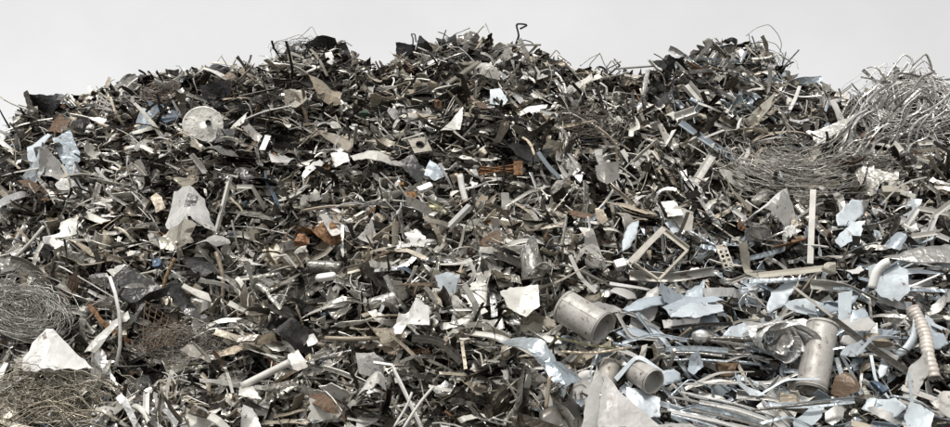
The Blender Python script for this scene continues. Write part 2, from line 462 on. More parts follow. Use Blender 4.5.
def nest(name, label, lm, px, py, rx, ry, n, col, ctr, sweepang=(-.6, .6), rad=.0035, lift=.15, seed=1, turns=(.4, 1.4), rr=(.2, 1.), thick=.35, wild=.12, cat='wire tangle', up=0., twoway=True, jit=.1):
    """many thin curved strands of one tangle; it is one thing"""
    g = np.random.default_rng(seed); A = at(px, py, lift); s = mpp(A)
    _, nn = hit(px, py)
    nn = nrm((nn if nn is not None else np.array([0, -.6, .8])) + np.array([0, -.8, .2])); B = basis(nn, [1, 0, 0])
    VV, FF, CC, off = [], [], [], 0
    m = 14
    for q in range(n):
        c = np.array(ctr) * s + g.normal(0, jit, 2) * rx * s
        r = g.uniform(*rr) * rx * s; a0 = g.uniform(*sweepang) * math.pi; a1 = a0 + g.uniform(*turns) * (g.choice([-1, 1]) if twoway else 1)
        th = np.linspace(a0, a1, m); k = ry / rx
        rad_ = r * (1 + np.linspace(0, g.normal(0, .25), m))
        x = c[0] + rad_ * np.cos(th); y = c[1] + rad_ * np.sin(th) * k
        z = g.uniform(0, thick) * rx * s * .5 + np.cumsum(g.normal(0, .02 * rx * s, m)) + up * s * abs(g.normal())
        p = np.stack([x, y, z], 1); p += np.cumsum(g.normal(0, wild * .05 * rx * s, (m, 3)), 0)
        p = p @ B.T + A
        V, F = sweep_thin(p, rad * g.choice([.7, .9, 1.2, 2.2], p=[.4, .3, .2, .1]))
        VV.append(V); FF.append(F + off); off += len(V)
        CC.append(np.tile(np.array(C.get(col, col)) * g.uniform(.5, 1.5), (len(V), 1)))
    o = mk(name, np.vstack(VV), [np.vstack(FF)], 'wire', np.vstack(CC), True)
    tag(o, label, cat); return reg(o, px, py, lm)
def sweep_thin(p, r, k=4):
    n = len(p); T = np.gradient(p, axis=0); T /= np.linalg.norm(T, axis=1, keepdims=True) + 1e-9
    a = np.cross(T, [.31, .52, .79]); a /= np.linalg.norm(a, axis=1, keepdims=True) + 1e-9; b = np.cross(T, a)
    th = np.arange(k) * 2 * math.pi / k
    P = p[:, None] + r * (np.cos(th)[None, :, None] * a[:, None] + np.sin(th)[None, :, None] * b[:, None])
    V = P.reshape(-1, 3); i = np.arange(n - 1)[:, None]; j = np.arange(k)[None]; j2 = (j + 1) % k
    F = np.stack([i * k + j, i * k + j2, (i + 1) * k + j2, (i + 1) * k + j], -1).reshape(-1, 4)
    caps = np.array([[3, 2, 1, 0], [(n - 1) * k + q for q in range(4)]])
    return V, np.vstack([F, caps])
def wire(pts, r, col, label, lm=None, lift=.3, name='bent_wire', cat='wire', depth=0., mat='wire'):
    P = []
    y0 = at(*pts[0], lift)[1]
    for q, pt in enumerate(pts):
        d = ray(*pt); P.append(CAM + d * ((y0 + depth * q / (len(pts) - 1)) / d[1]))
    P = np.array(P); L = np.r_[0, np.cumsum(np.linalg.norm(np.diff(P, axis=0), axis=1))]; s = np.linspace(0, L[-1], 26)
    path = np.stack([np.interp(s, L, P[:, a]) for a in range(3)], 1)
    for _ in range(2): path[1:-1] = .25 * path[:-2] + .5 * path[1:-1] + .25 * path[2:]
    V, F = sweep_thin(path, r)
    o = mk(name, V, [F], mat, C.get(col, col), True)
    tag(o, label, cat); return reg(o, np.mean([p[0] for p in pts]), np.mean([p[1] for p in pts]), lm)

def empty(name, loc, label, cat, px, py, lm=None, group=None):
    o = bpy.data.objects.new(name, None); COL.objects.link(o); o.location = loc; o.empty_display_size = .1
    tag(o, label, cat, group)
    if lm: HERO.append((px, py, lm))
    return o

# ================================================================== the pieces one can point at
def tube(p0, p1, dpx, col, label, lm, depth=-.3, lift=.35, mat='clean', t=.012, dent=.025, name='metal_drum', cat='metal tube', seed=1, seam=True, dark=None, arc=None):
    """open rolled tube from p0 to p1 in the picture; its far end comes DEPTH metres nearer"""
    g = np.random.default_rng(seed); a = at(*p0, lift); d = ray(*p1); b = CAM + d * ((a[1] + depth) / d[1])
    A = (a + b) / 2; L = np.linalg.norm(b - a); D = dpx * mpp(A); B = basis([0, -.3, .95], b - a)
    x = nrm(b - a); z = nrm(np.array([0, -.5, .86]) - x * (np.array([0, -.5, .86]) @ x)); B = np.stack([x, np.cross(z, x), z], 1)
    root = empty(name, A, label, cat, (p0[0] + p1[0]) / 2, (p0[1] + p1[1]) / 2, lm)
    V, F = gen_tube(L, D, t, g=g, dent=dent, n=9, k=40); mk('tube_wall', V @ B.T + A, [F], mat, C.get(col, col), True, root)
    if seam:
        V, F = gen_tube(.018, D + t + .006, .005, k=40, n=2)
        for q in (-L / 2 + .03, L / 2 - .03):
            mk('rim_band', (V + [q, 0, 0]) @ B.T + A, [F], mat, np.array(C.get(col, col)) * .9, True, root)
        V, F = gen_bar(g, L * .9, .02, 'flat', .005, 5, 0, 0, 0, 0)
        V = V + [0, 0, D / 2 + t / 2 + .003]; ca, sa = math.cos(.6), math.sin(.6)
        V = V @ np.array([[1, 0, 0], [0, ca, -sa], [0, sa, ca]]).T
        mk('seam_strip', V @ B.T + A, [F], mat, np.array(C.get(col, col)) * .9, False, root)
    mask_line([p0, p1], dpx * .48)
    return root

tube((564, 306), (603, 329), 34, 'steel', 'large tan rolled metal tube lying open, dark mouth down to the right', 'the large tan tube', depth=-.3, mat='drum', lift=.55, seed=3)
tube((636, 370), (654, 382), 25, 'steel', 'small tan open metal tube below the large tan tube, mouth facing right', 'the small tan open tube', depth=-.26, mat='drum', lift=.5, seed=5)
tube((612, 362), (605, 384), 20, 'warm', 'short tan tube end standing beside the small tan open tube, half buried', 'the half buried tube end', depth=-.1, mat='drum', lift=.4, seed=6)
tube((823, 324), (811, 391), 30, 'steel', 'tall tan metal tube standing upright beside the shiny rolled foil coil', 'the upright tan tube', depth=-.28, mat='drum', lift=.7, seed=8)
tube((308, 266), (342, 268), 12, 'grey', 'grey pipe length lying level under the rusty crumpled sheet', 'the level grey pipe', depth=-.05, mat='bare', lift=.4, seed=9)
tube((370, 305), (397, 297), 12, 'steel', 'short dented steel pipe above the crumpled white round cover', 'the dented steel pipe', depth=.0, mat='bare', lift=.4, seed=10)

def drum_lid():
    A = at(203, 125, .85); s = mpp(A); n = nrm([.12, -.97, -.1]); B = basis(n, [1, 0, 0]); r = 20 * s
    root = empty('drum_lid', A, 'round dented off-white drum lid with a dark bung hole near its top', 'drum lid', 203, 125, 'the round white drum lid')
    g = np.random.default_rng(4); k = 40; th = np.linspace(0, 2 * math.pi, k, endpoint=False)
    rr = np.array([.0, .25, .5, .72, .86, .93, .97, 1.0, 1.0]); zz = np.array([.03, .03, .028, .02, .012, .03, .035, .02, -.06])
    P = np.zeros((len(rr), k, 3))
    hx, hy = .28 * r, .1 * r
    for a, q in enumerate(rr):
        P[a, :, 0] = q * r * np.cos(th); P[a, :, 1] = q * r * np.sin(th) * .94; P[a, :, 2] = zz[a] * r * 1.2 + .04 * r * np.sin(2 * th + 1) * q
    V, F = thick_grid(P[::-1], .006, True)
    mk('lid_plate', V @ B.T + A, [F], 'paint', (.8, .78, .72), True, root)
    V, F = gen_tube(.05, 0.12 * r * 2, .012, k=20, n=2); V = V[:, [1, 2, 0]] + [hx, hy, .06]
    rim = mk('bung_rim', V @ B.T + A, [F], 'dirty', C['dgrey'], True, root)
    P = np.zeros((3, 20, 3)); t2 = np.linspace(0, 6.283, 20, endpoint=False)
    for a, q in enumerate((.01, .5, .95)): P[a, :, 0] = q * 0.12 * r * np.cos(t2) + hx; P[a, :, 1] = q * 0.12 * r * np.sin(t2) + hy; P[a, :, 2] = .065
    V, F = thick_grid(P[::-1], .01, True); mk('bung_hole_dark', V @ B.T + A, [F], 'dirty', C['black'], True, root)  # black disc paints the dark inside the bung hole
    mask_disc(203, 125, 20)
drum_lid()

def coil():
    A = at(775, 341, .55); s = mpp(A); n = nrm([.3, -.93, -.05]); B = basis(n, [1, .1, -.25]); g = np.random.default_rng(12)
    root = empty('foil_coil', A, 'bright shiny coil of rolled sheet metal with a dark crumpled core, beside the upright tube', 'metal coil', 775, 341, 'the shiny foil coil')
    for q in range(5):
        th = np.linspace(-.3, 2.7 + g.uniform(-.8, 1.1), 34) + g.uniform(-1.1, .6); r = (26 - q * 4.2) * s; ox, oy = g.normal(0, 3.2, 2) * s
        z = np.linspace(-.5, .5, 6) * (34 - q * 2) * s
        T, Z = np.meshgrid(th, z, indexing='ij'); rr = r * (1 + .12 * np.sin(2.3 * T + q) + .42 * Z / s / 18); Z = Z + 5 * s * np.sin(2 * T + q * 2.) * (np.abs(Z) > 12 * s) + Z * .12 * np.sin(3 * T + q)
        P = np.stack([rr * np.cos(T) * 1.0 + ox + .25 * Z * (q % 2), oy + rr * np.sin(T) * (.6 + .1 * q) + q * 1.4 * s - 3 * s, Z - q * .0 * s + g.normal(0, .006, T.shape)], -1)
        V, F = thick_grid(P, .006); mk('foil_turn', V @ B.T + A, [F], 'shiny', (.9, .89, .87), True, root)
    V, F = gen_lump(g, 26 * s, 20 * s, 14 * s, .8, .6); mk('crumpled_core', (V + [3 * s, -3 * s, 6 * s]) @ B.T + A, [F], 'bare', (.6, .58, .55), False, root)
    mask_disc(775, 341, 24)
    sheet([(745, 315), (770, 318), (792, 326), (800, 334), (770, 330), (752, 334)], 'alu', 'loose bright flap lying over the top of the shiny foil coil', None, mat='shiny', lift=.8, tilt=50, crumple=.1, seed=3)
coil()

# white folded sheet lower left, in two faces
sheet([(20, 367), (22, 356), (32, 342), (48, 331), (55, 331), (70, 347), (89, 364), (62, 369), (44, 372), (30, 371)], 'white', 'large clean white sheet folded into a tent, lying on the tangled wire', 'the white tent-folded sheet', tilt=22, lift=1.0, t=.014, crease=[((51, 330), (45, 370), .5)], crumple=.02, seed=2)

S_ = sheet
S_([(28, 148), (42, 130), (52, 134), (46, 152), (50, 176), (34, 182), (22, 190), (20, 178), (30, 166)], 'pblue', 'tall pale blue curled sheet standing at the end of the heap beside blue-grey sheets', 'the pale blue curled sheet', tilt=15, yaw=-25, curl=.3, lift=.55, seed=4)
S_([(48, 150), (60, 162), (64, 180), (46, 176), (36, 173), (42, 158)], 'lgrey', 'pale grey folded pointed sheet between the two blue-grey sheets', 'the pointed grey sheet', tilt=20, crease=[((48, 150), (50, 176), .5)], lift=.7, seed=5)
S_([(52, 138), (70, 130), (76, 144), (84, 168), (82, 180), (70, 176), (60, 158)], 'blue', 'blue-grey flat sheet leaning upright under the dark crest box', 'the blue-grey leaning sheet', tilt=12, yaw=15, lift=.55, crumple=.05, seed=6, mat='paint')
S_([(34, 148), (46, 145), (50, 156), (38, 162)], 'black', 'black torn flap stuck between pale grey and blue sheets', None, tilt=15, lift=.8, seed=6)
S_([(27, 93), (44, 95), (56, 99), (70, 103), (68, 112), (50, 118), (31, 123)], 'black', 'dark charcoal bent panel forming the peak at the end of the crest', 'the dark panel on the end peak', tilt=5, yaw=10, crease=[((28, 94), (66, 112), .5)], lift=.45, crumple=.2, mat='dirty', seed=7)
S_([(27, 96), (31, 94), (36, 118), (48, 122), (34, 124), (28, 116)], 'grey', 'grey curled edge strip hanging below the dark panel on the end peak', None, tilt=10, lift=.3, mat='dirty', seed=8)
S_([(68, 112), (98, 118), (104, 126), (84, 138), (70, 130)], 'black', 'black folded panel below the checkered wire cage', None, tilt=30, lift=.5, crumple=.15, mat='dirty', seed=9, crease=[((70, 125), (100, 120), .5)])
S_([(50, 120), (60, 114), (72, 124), (62, 136), (46, 133)], 'brown', 'brown crumpled sheet under the dark panel on the end peak', None, tilt=35, lift=.45, crumple=.15, mat='rust', seed=10)
S_([(20, 190), (36, 182), (66, 196), (64, 205), (40, 200)], 'brown', 'brown rusty bent plate under the pale blue curled sheet', 'the brown bent plate', tilt=45, lift=.5, crease=[((20, 190), (64, 200), .4)], mat='rust', seed=11)
S_([(56, 188), (78, 178), (82, 186), (66, 196)], 'white', 'white torn flap lying over the brown bent plate', None, tilt=40, lift=.7, seed=12)
S_([(0, 262), (10, 258), (24, 260), (14, 272), (0, 274)], 'grey', 'smooth grey flat plate edge at the end of the heap above the wire nest', None, tilt=55, lift=.5, mat='bare', seed=13)
S_([(134, 118), (142, 108), (156, 112), (150, 120), (152, 132), (140, 134), (135, 126)], 'blue', 'pale blue crumpled box end beside the round white drum lid', 'the pale blue box end', tilt=15, lift=.6, crease=[((142, 108), (146, 134), .6)], crumple=.15, mat='paint', seed=14)
S_([(148, 106), (162, 102), (178, 108), (182, 118), (166, 122), (154, 116)], 'dblue', 'dark slate blue dented sheet above the round white drum lid', 'the slate blue sheet', tilt=50, lift=.6, crumple=.2, mat='paint', seed=15)
S_([(178, 76), (190, 74), (192, 86), (182, 88)], 'pblue', 'small pale blue sheet on the crest beside the dark flap', 'the small pale blue crest sheet', tilt=10, lift=.3, seed=16)
S_([(200, 86), (230, 84), (232, 94), (216, 106), (202, 98)], 'black', 'black crumpled sheet behind the round white drum lid', None, tilt=20, lift=.4, mat='dirty', seed=17, crumple=.2)
S_([(166, 70), (180, 70), (178, 80), (168, 82)], 'dgrey', 'dark square flap sticking up from the crest beside a pale blue sheet', None, tilt=0, lift=.1, mat='dirty', seed=18)
S_([(218, 70), (226, 70), (242, 82), (240, 88), (228, 82)], 'tan', 'tan plank-like bent strip high on the crest behind the drum lid', 'the tan crest strip', tilt=30, lift=.3, mat='rust', seed=19)
S_([(222, 142), (226, 130), (240, 118), (248, 112), (244, 124), (232, 136)], 'pale', 'pale curved sheet sweeping up beside the round white drum lid', 'the pale swept sheet', tilt=20, lift=.55, curl=.4, seed=20)
S_([(218, 130), (236, 132), (232, 140), (214, 140)], 'dgrey', 'dark flat sheet tucked under the round white drum lid', None, tilt=50, lift=.45, mat='dirty', seed=20)
S_([(396, 42), (416, 45), (414, 56), (396, 54)], 'black', 'black rectangular box panel standing on the central crest', 'the black crest panel', tilt=-5, yaw=15, lift=.05, crumple=.04, mat='dirty', seed=21)
S_([(420, 38), (432, 46), (436, 58), (420, 60), (416, 50)], 'dgrey', 'dark bent sheet leaning beside the black crest panel', None, tilt=5, lift=.1, mat='dirty', seed=22)
S_([(318, 56), (330, 52), (336, 60), (326, 66), (316, 64)], 'white', 'white crumpled sheet on top of the tangled crest dome', 'the white sheet on the crest dome', tilt=30, lift=.35, crumple=.2, seed=23)
S_([(284, 92), (306, 90), (308, 104), (296, 108), (284, 102)], 'beige', 'beige crumpled sheet below the tangled crest dome', 'the beige crumpled sheet', tilt=25, lift=.5, crumple=.25, mat='paint', seed=24)
S_([(310, 84), (322, 78), (342, 92), (340, 102), (318, 98)], 'tan', 'olive tan folded sheet below the tangled crest dome', 'the olive tan folded sheet', tilt=35, lift=.5, crease=[((312, 86), (340, 98), .5)], crumple=.1, mat='paint', seed=25)
S_([(440, 127), (452, 120), (463, 108), (462, 122), (460, 131)], 'pale', 'pale grey triangular sheet below the central crest, pointing up', 'the pale triangular sheet', tilt=20, lift=.6, seed=26)
S_([(268, 156), (284, 149), (294, 158), (288, 166), (272, 165)], 'lgrey', 'light grey flat sheet high on the slope below the long dark beam', None, tilt=50, lift=.5, seed=27)
S_([(349, 150), (378, 156), (412, 153), (404, 160), (376, 168), (354, 160)], 'pale', 'wide pale V-folded sheet with sagging middle, below the crest', 'the wide pale V-sheet', tilt=45, lift=.6, crease=[((376, 156), (376, 168), .4)], crumple=.04, seed=28)
S_([(330, 152), (348, 154), (350, 164), (336, 168)], 'white', 'white torn sheet beside the wide pale V-sheet', None, tilt=35, lift=.55, seed=29)
S_([(490, 90), (500, 88), (508, 100), (504, 105), (490, 104)], 'pblue', 'small smooth pale blue panel below the central crest', 'the small pale blue panel', tilt=20, lift=.5, crumple=.02, seed=30)
S_([(515, 110), (530, 106), (548, 104), (546, 110), (520, 114)], 'white', 'narrow white boat-shaped sheet below the small pale blue panel', 'the white boat-shaped sheet', tilt=45, lift=.5, seed=31)
S_([(474, 60), (482, 60), (500, 76), (500, 80), (488, 78), (474, 70)], 'pale', 'pale tapering sheet leaning down from the central crest', 'the pale tapering crest sheet', tilt=20, lift=.35, mat='paint', seed=32)
S_([(526, 70), (536, 68), (548, 78), (536, 80)], 'lgrey', 'light grey folded sheet just under the crest rods', None, tilt=30, lift=.4, seed=33)
S_([(540, 114), (552, 110), (556, 122), (546, 128), (540, 122)], 'tan', 'tan shiny bent cover among dark scrap near the white boat-shaped sheet', 'the tan bent cover', tilt=30, lift=.45, crumple=.25, seed=34)
S_([(500, 293), (510, 288), (538, 286), (540, 306), (526, 317), (508, 308)], 'pale', 'flat off-white plate with torn edge beside the large tan tube', 'the flat off-white plate', tilt=30, lift=.55, crumple=.04, seed=35)
S_([(595, 166), (618, 160), (620, 178), (606, 186), (598, 180)], 'grey', 'grey upright plate with a rough edge in the middle of the slope', 'the grey upright plate', tilt=10, lift=.5, crumple=.06, seed=36)
S_([(596, 206), (604, 208), (608, 222), (602, 228), (596, 218)], 'tan', 'tan narrow plate with a bolt hole beside a rusty oblong plate', None, tilt=20, lift=.5, mat='paint', seed=37)
S_([(566, 210), (578, 206), (594, 216), (590, 222), (570, 216)], 'brown', 'brown oblong dented plate in the middle of the slope', 'the brown oblong plate', tilt=45, lift=.5, mat='rust', seed=38)
S_([(676, 205), (694, 212), (692, 232), (680, 228), (668, 212)], 'warm', 'tan square plate hanging from the end of the long flat bar', 'the tan square plate', tilt=15, lift=.7, crumple=.03, seed=39)
S_([(661, 203), (674, 201), (684, 213), (668, 216)], 'white', 'white top flap above the tan square plate', None, tilt=60, lift=.78, crumple=.03, seed=40)
S_([(665, 222), (678, 218), (680, 230), (672, 236)], 'pblue', 'pale blue scrap under the tan square plate at the frame corner', None, tilt=20, lift=.6, seed=41)
S_([(670, 318), (690, 304), (722, 300), (724, 310), (700, 318)], 'pblue', 'large pale blue flat panel lying above the white perforated brick panel', 'the large pale blue panel', tilt=58, lift=.6, crumple=.03, seed=42)
S_([(662, 308), (688, 296), (716, 296), (724, 300), (690, 306), (672, 318)], 'blue', 'second blue-grey panel under the large pale blue panel', None, tilt=58, lift=.45, crumple=.04, seed=43)
S_([(662, 320), (700, 318), (698, 327), (664, 328)], 'white', 'long low white panel front below the large pale blue panel', 'the low white panel', tilt=5, lift=.62, crumple=.02, seed=44)
S_([(497, 330), (515, 330), (540, 345), (556, 362), (560, 374), (546, 372), (530, 356), (508, 344)], 'pblue', 'long crumpled pale blue strip sheet sloping down beside the large tan tube', 'the crumpled pale blue strip', tilt=35, lift=.5, crumple=.4, seed=45, mat='shiny')
S_([(545, 362), (560, 358), (582, 376), (576, 382), (566, 386), (554, 384), (546, 374)], 'blue', 'rounded blue-grey sheet end with a raised rim at the foot of the pale blue strip', 'the rounded blue sheet end', tilt=30, lift=.6, crumple=.08, seed=46, mat='bare')
S_([(581, 427), (588, 396), (597, 364), (604, 384), (600, 400), (598, 427)], 'lgrey', 'tall pale grey pointed sheet at the heap foot below the half buried tube end', 'the tall pointed grey sheet', tilt=15, lift=.6, crumple=.03, seed=47)
S_([(598, 427), (600, 400), (604, 372), (620, 392), (645, 412), (660, 427)], 'lgrey', 'broad grey triangular sheet at the heap foot below the small tan open tube', 'the broad grey triangular sheet', tilt=25, lift=.65, crumple=.03, seed=48)
S_([(626, 386), (642, 390), (660, 398), (660, 417), (644, 416), (628, 404)], 'pblue', 'pale blue square panel under the small tan open tube', 'the pale blue square panel', tilt=30, lift=.5, crumple=.03, seed=49)
S_([(615, 432), (640, 416), (690, 428), (700, 440), (620, 440)], 'lgrey', 'light grey flat sheet at the very foot below broad triangular sheet', None, tilt=45, lift=.6, seed=50)
S_([(868, 266), (884, 262), (906, 270), (908, 292), (898, 302), (880, 297), (870, 284)], 'pblue', 'pale blue rounded dished plate under the curved white strap', 'the blue dished plate', tilt=10, lift=.7, curl=.3, crumple=.04, seed=51)
S_([(844, 274), (862, 262), (866, 266), (850, 280)], 'white', 'small white panel beside the blue dished plate', None, tilt=35, lift=.6, seed=52)
S_([(886, 240), (898, 230), (906, 240), (900, 250), (884, 246)], 'blue', 'flat blue-grey plate above the blue dished plate', None, tilt=40, lift=.5, seed=53)
S_([(904, 208), (912, 196), (922, 200), (914, 222), (906, 220)], 'pblue', 'pale blue torn sheet among white angle frames', None, tilt=20, lift=.6, seed=54)
S_([(884, 252), (920, 246), (960, 244), (960, 264), (914, 262), (896, 256)], 'lgrey', 'long smooth grey sleeve of sheet metal tapering to a point', 'the long grey tapered sleeve', tilt=42, lift=.7, curl=-.25, crumple=.03, seed=55, smooth=True, mat='bare')
S_([(838, 293), (852, 290), (850, 330), (838, 326)], 'pblue', 'pale blue upright panel beside the upright tan tube', 'the pale blue upright panel', tilt=10, lift=.6, crumple=.04, seed=56)
S_([(852, 310), (866, 308), (872, 318), (860, 330), (850, 324)], 'blue', 'blue-grey patch of sheet beside the pale blue upright panel', None, tilt=25, lift=.55, seed=57)
S_([(904, 416), (910, 402), (920, 404), (934, 414), (930, 430), (908, 430)], 'pblue', 'pale blue spade-shaped sheet at the foot of the heap', 'the spade-shaped blue sheet', tilt=25, lift=.7, crumple=.03, seed=58)
S_([(930, 404), (942, 392), (955, 390), (955, 418), (940, 412)], 'pale', 'pale curved sheet at the very end of the heap foot', None, tilt=25, lift=.6, curl=.4, seed=59)
S_([(836, 376), (850, 370), (862, 376), (858, 392), (844, 396), (834, 390)], 'brown', 'brown smooth crumpled sack-like sheet beside the upright tan tube', 'the brown sack-like sheet', tilt=25, lift=.5, curl=-.4, mat='paint', seed=60)
S_([(735, 372), (742, 382), (760, 390), (766, 396), (750, 396), (738, 388)], 'pblue', 'pale blue curved flap left of the shiny foil coil foot', None, tilt=30, lift=.6, seed=61)
S_([(690, 356), (698, 352), (704, 366), (694, 374), (688, 370)], 'blue', 'small blue rounded scrap right of the small tan open tube', None, tilt=20, lift=.6, seed=62)
S_([(158, 236), (168, 222), (186, 220), (200, 230), (192, 240), (196, 246), (172, 248), (160, 248)], 'beige', 'beige shiny crumpled metal box in the upper slope', 'the beige crumpled box', tilt=20, lift=.6, crumple=.35, crease=[((160, 236), (200, 234), .6)], mat='shiny', seed=63)
S_([(162, 210), (176, 200), (206, 206), (214, 218), (206, 228), (186, 218), (168, 218)], 'alu', 'large bright crumpled sheet above the beige crumpled box', 'the bright crumpled sheet', tilt=45, lift=.55, crumple=.35, seed=64)
S_([(198, 196), (196, 206), (184, 208), (188, 192)], 'dgrey', 'dark grey scrap corner over the bright crumpled sheet', None, tilt=20, lift=1.05, mat='dirty', seed=65)
S_([(196, 248), (206, 234), (222, 230), (230, 240), (216, 247)], 'lgrey', 'grey flat foot plate at the lower end of the long pale bar', 'the grey foot plate', tilt=40, lift=.6, seed=66)
S_([(138, 168), (144, 166), (154, 186), (150, 196), (142, 184)], 'pale', 'narrow pale leaf-shaped sheet on the upper slope', 'the pale leaf-shaped sheet', tilt=20, lift=.55, seed=67)
S_([(303, 180), (308, 168), (318, 154), (322, 156), (314, 172), (306, 182)], 'white', 'slim white oblong plate standing tilted above the rusty crumpled sheet', 'the slim white oblong plate', tilt=20, lift=.6, seed=68)
S_([(294, 228), (306, 220), (330, 226), (344, 238), (326, 242), (304, 238)], (.32, .17, .08), 'orange rusty crumpled sheet in the middle of the slope', 'the orange rusty sheet', tilt=40, lift=.35, crumple=.4, mat='rust', seed=69)
S_([(320, 218), (328, 216), (344, 236), (332, 236)], 'pale', 'pale triangular flap on the orange rusty sheet', None, tilt=25, lift=.65, seed=70)
S_([(430, 160), (438, 166), (444, 176), (434, 180), (424, 174)], 'blue', 'light blue-grey panel in the centre of the upper slope', None, tilt=25, lift=.5, seed=71)
S_([(427, 204), (440, 198), (450, 206), (446, 216), (432, 216)], 'olive', 'olive dark round-cornered plate in the centre of the slope', 'the olive plate', tilt=40, lift=.5, crumple=.1, mat='dirty', seed=72)
S_([(358, 240), (372, 222), (378, 238), (370, 242)], 'white', 'small white triangular sheet beside a light channel', None, tilt=20, lift=.5, seed=73)
S_([(434, 274), (446, 276), (460, 284), (456, 292), (444, 290)], 'pblue', 'small pale blue dented sheet in the middle of the slope', 'the small blue dented sheet', tilt=40, lift=.5, crumple=.25, seed=74)
S_([(404, 234), (416, 228), (426, 238), (424, 246), (412, 244)], 'white', 'white smooth folded box end in the centre of the slope', 'the white folded box end', tilt=30, lift=.6, crease=[((404, 236), (426, 240), .5)], crumple=.02, seed=75)
S_([(398, 166), (414, 162), (430, 172), (424, 180), (410, 176)], 'dgrey', 'dark curved sheet below the wide pale V-sheet', None, tilt=50, lift=.5, mat='bare', seed=76)
S_([(388, 200), (396, 196), (420, 208), (438, 220), (434, 224), (410, 214)], 'lgrey', 'long light channel sheet sloping down in the centre', 'the light sloping channel', tilt=40, lift=.5, crumple=.25, seed=77)
S_([(288, 354), (298, 349), (308, 366), (298, 371), (288, 368)], 'pale', 'square pale sheet with bright rim at the end of a fat pipe', 'the square pale sheet', tilt=20, lift=.6, crumple=.02, seed=78)
S_([(272, 316), (284, 318), (302, 330), (318, 326), (312, 344), (296, 350), (274, 340)], 'dgrey', 'dark olive sheet draped like a tent below the middle slope', 'the dark draped sheet', tilt=30, lift=.5, crumple=.35, mat='dirty', seed=79)
S_([(392, 318), (398, 308), (418, 306), (430, 316), (430, 332), (412, 330), (394, 326)], 'white', 'crumpled white round cover with dark creases', 'the crumpled white round cover', tilt=30, lift=.6, crumple=.55, seed=80)
S_([(356, 354), (374, 352), (384, 360), (382, 376), (360, 376)], 'lgrey', 'square crumpled grey sheet low on the slope', 'the square crumpled grey sheet', tilt=20, lift=.55, crumple=.2, mat='paint', seed=81)
S_([(352, 384), (366, 374), (384, 378), (386, 388), (372, 394), (356, 392)], 'pale', 'pale scrunched sheet just under the square crumpled grey sheet', None, tilt=40, lift=.6, crumple=.6, seed=82)
S_([(308, 388), (320, 386), (332, 402), (340, 418), (326, 414), (312, 402)], 'brown', 'brown bent rusty sheet near the foot of the heap', 'the brown bent foot sheet', tilt=35, lift=.5, mat='rust', crumple=.3, seed=83)
S_([(238, 384), (250, 378), (256, 392), (262, 400), (240, 398)], 'pale', 'pale torn sheet near the foot below the square pale sheet', None, tilt=30, lift=.5, seed=84)
S_([(244, 405), (252, 408), (264, 430), (240, 430)], 'white', 'white pointed sheet standing at the very foot of the heap', 'the white pointed foot sheet', tilt=10, lift=.6, seed=85)
S_([(100, 288), (122, 294), (150, 298), (134, 304), (112, 300)], 'grey', 'grey long leaf-shaped sheet lying over a dark hollow', None, tilt=55, lift=.55, mat='bare', seed=86)
S_([(104, 290), (128, 276), (160, 282), (176, 300), (150, 300), (128, 296)], 'dgrey', 'large dark folded sheet above the rusty wire grid', 'the large dark folded sheet', tilt=50, lift=.5, crumple=.2, mat='bare', seed=87)
S_([(116, 384), (126, 374), (150, 378), (156, 392), (140, 402), (122, 398)], 'dgrey', 'dark curled can lid near the foot beside the straw-like wire', 'the dark curled can lid', tilt=30, lift=.5, curl=-.5, crumple=.1, mat='bare', seed=88)
S_([(84, 352), (96, 336), (114, 318), (128, 311), (130, 318), (116, 328), (102, 344), (94, 352)], 'pale', 'long pale folded strip leaning beside the white tent-folded sheet', 'the long pale folded strip', tilt=30, lift=.6, crease=[((90, 350), (128, 314), .5)], crumple=.04, seed=89)
S_([(168, 295), (180, 290), (196, 304), (200, 316), (186, 312)], 'dgrey', 'dark grey blade-like sheet above the rusty wire grid', None, tilt=40, lift=.5, mat='bare', seed=90)
S_([(186, 252), (206, 256), (218, 274), (206, 280), (186, 266)], 'dgrey', 'dark shiny sheet below the beige crumpled box', None, tilt=45, lift=.5, mat='bare', seed=91)
S_([(520, 258), (534, 248), (552, 258), (550, 272), (536, 278), (522, 270)], 'alu', 'bright scrunched foil heap right of the middle', 'the bright scrunched foil', tilt=30, lift=.5, crumple=.9, mat='shiny', seed=92)
S_([(576, 238), (592, 242), (610, 262), (606, 270), (588, 256)], 'pale', 'pale rippled strip running down to a white brick end', 'the pale rippled strip', tilt=40, lift=.5, crumple=.4, seed=93)
S_([(744, 206), (758, 200), (782, 202), (798, 208), (792, 218), (766, 220), (746, 222)], 'white', 'long crumpled white foil parcel under the wire tangle', 'the crumpled white foil parcel', tilt=35, lift=.55, crumple=.5, seed=94)
S_([(834, 162), (846, 158), (862, 152), (864, 162), (848, 168), (836, 170)], 'brown', 'brown glossy crumpled sheet above the wire tangle', 'the brown glossy sheet', tilt=35, lift=.5, crumple=.4, mat='rust', seed=95)
S_([(740, 120), (760, 106), (772, 102), (768, 114), (752, 122)], 'beige', 'beige papery folded sheet on the right slope', 'the beige papery sheet', tilt=30, lift=.5, crumple=.3, seed=96)
S_([(624, 74), (640, 68), (644, 78), (636, 84), (624, 82)], 'warm', 'beige bent sheet under the thin crest rod', None, tilt=30, lift=.3, mat='paint', seed=97)
S_([(786, 143), (800, 128), (826, 130), (852, 128), (838, 136), (816, 142)], 'pale', 'curved pale fender-like sheet under the twisted strips', 'the pale fender-like sheet', tilt=35, lift=.5, curl=.3, mat='shiny', seed=98)
S_([(736, 250), (744, 248), (752, 266), (764, 272), (760, 276), (746, 270)], 'beige', 'beige curled sheet beside the perforated strip', 'the beige curled sheet', tilt=25, lift=.6, seed=99)
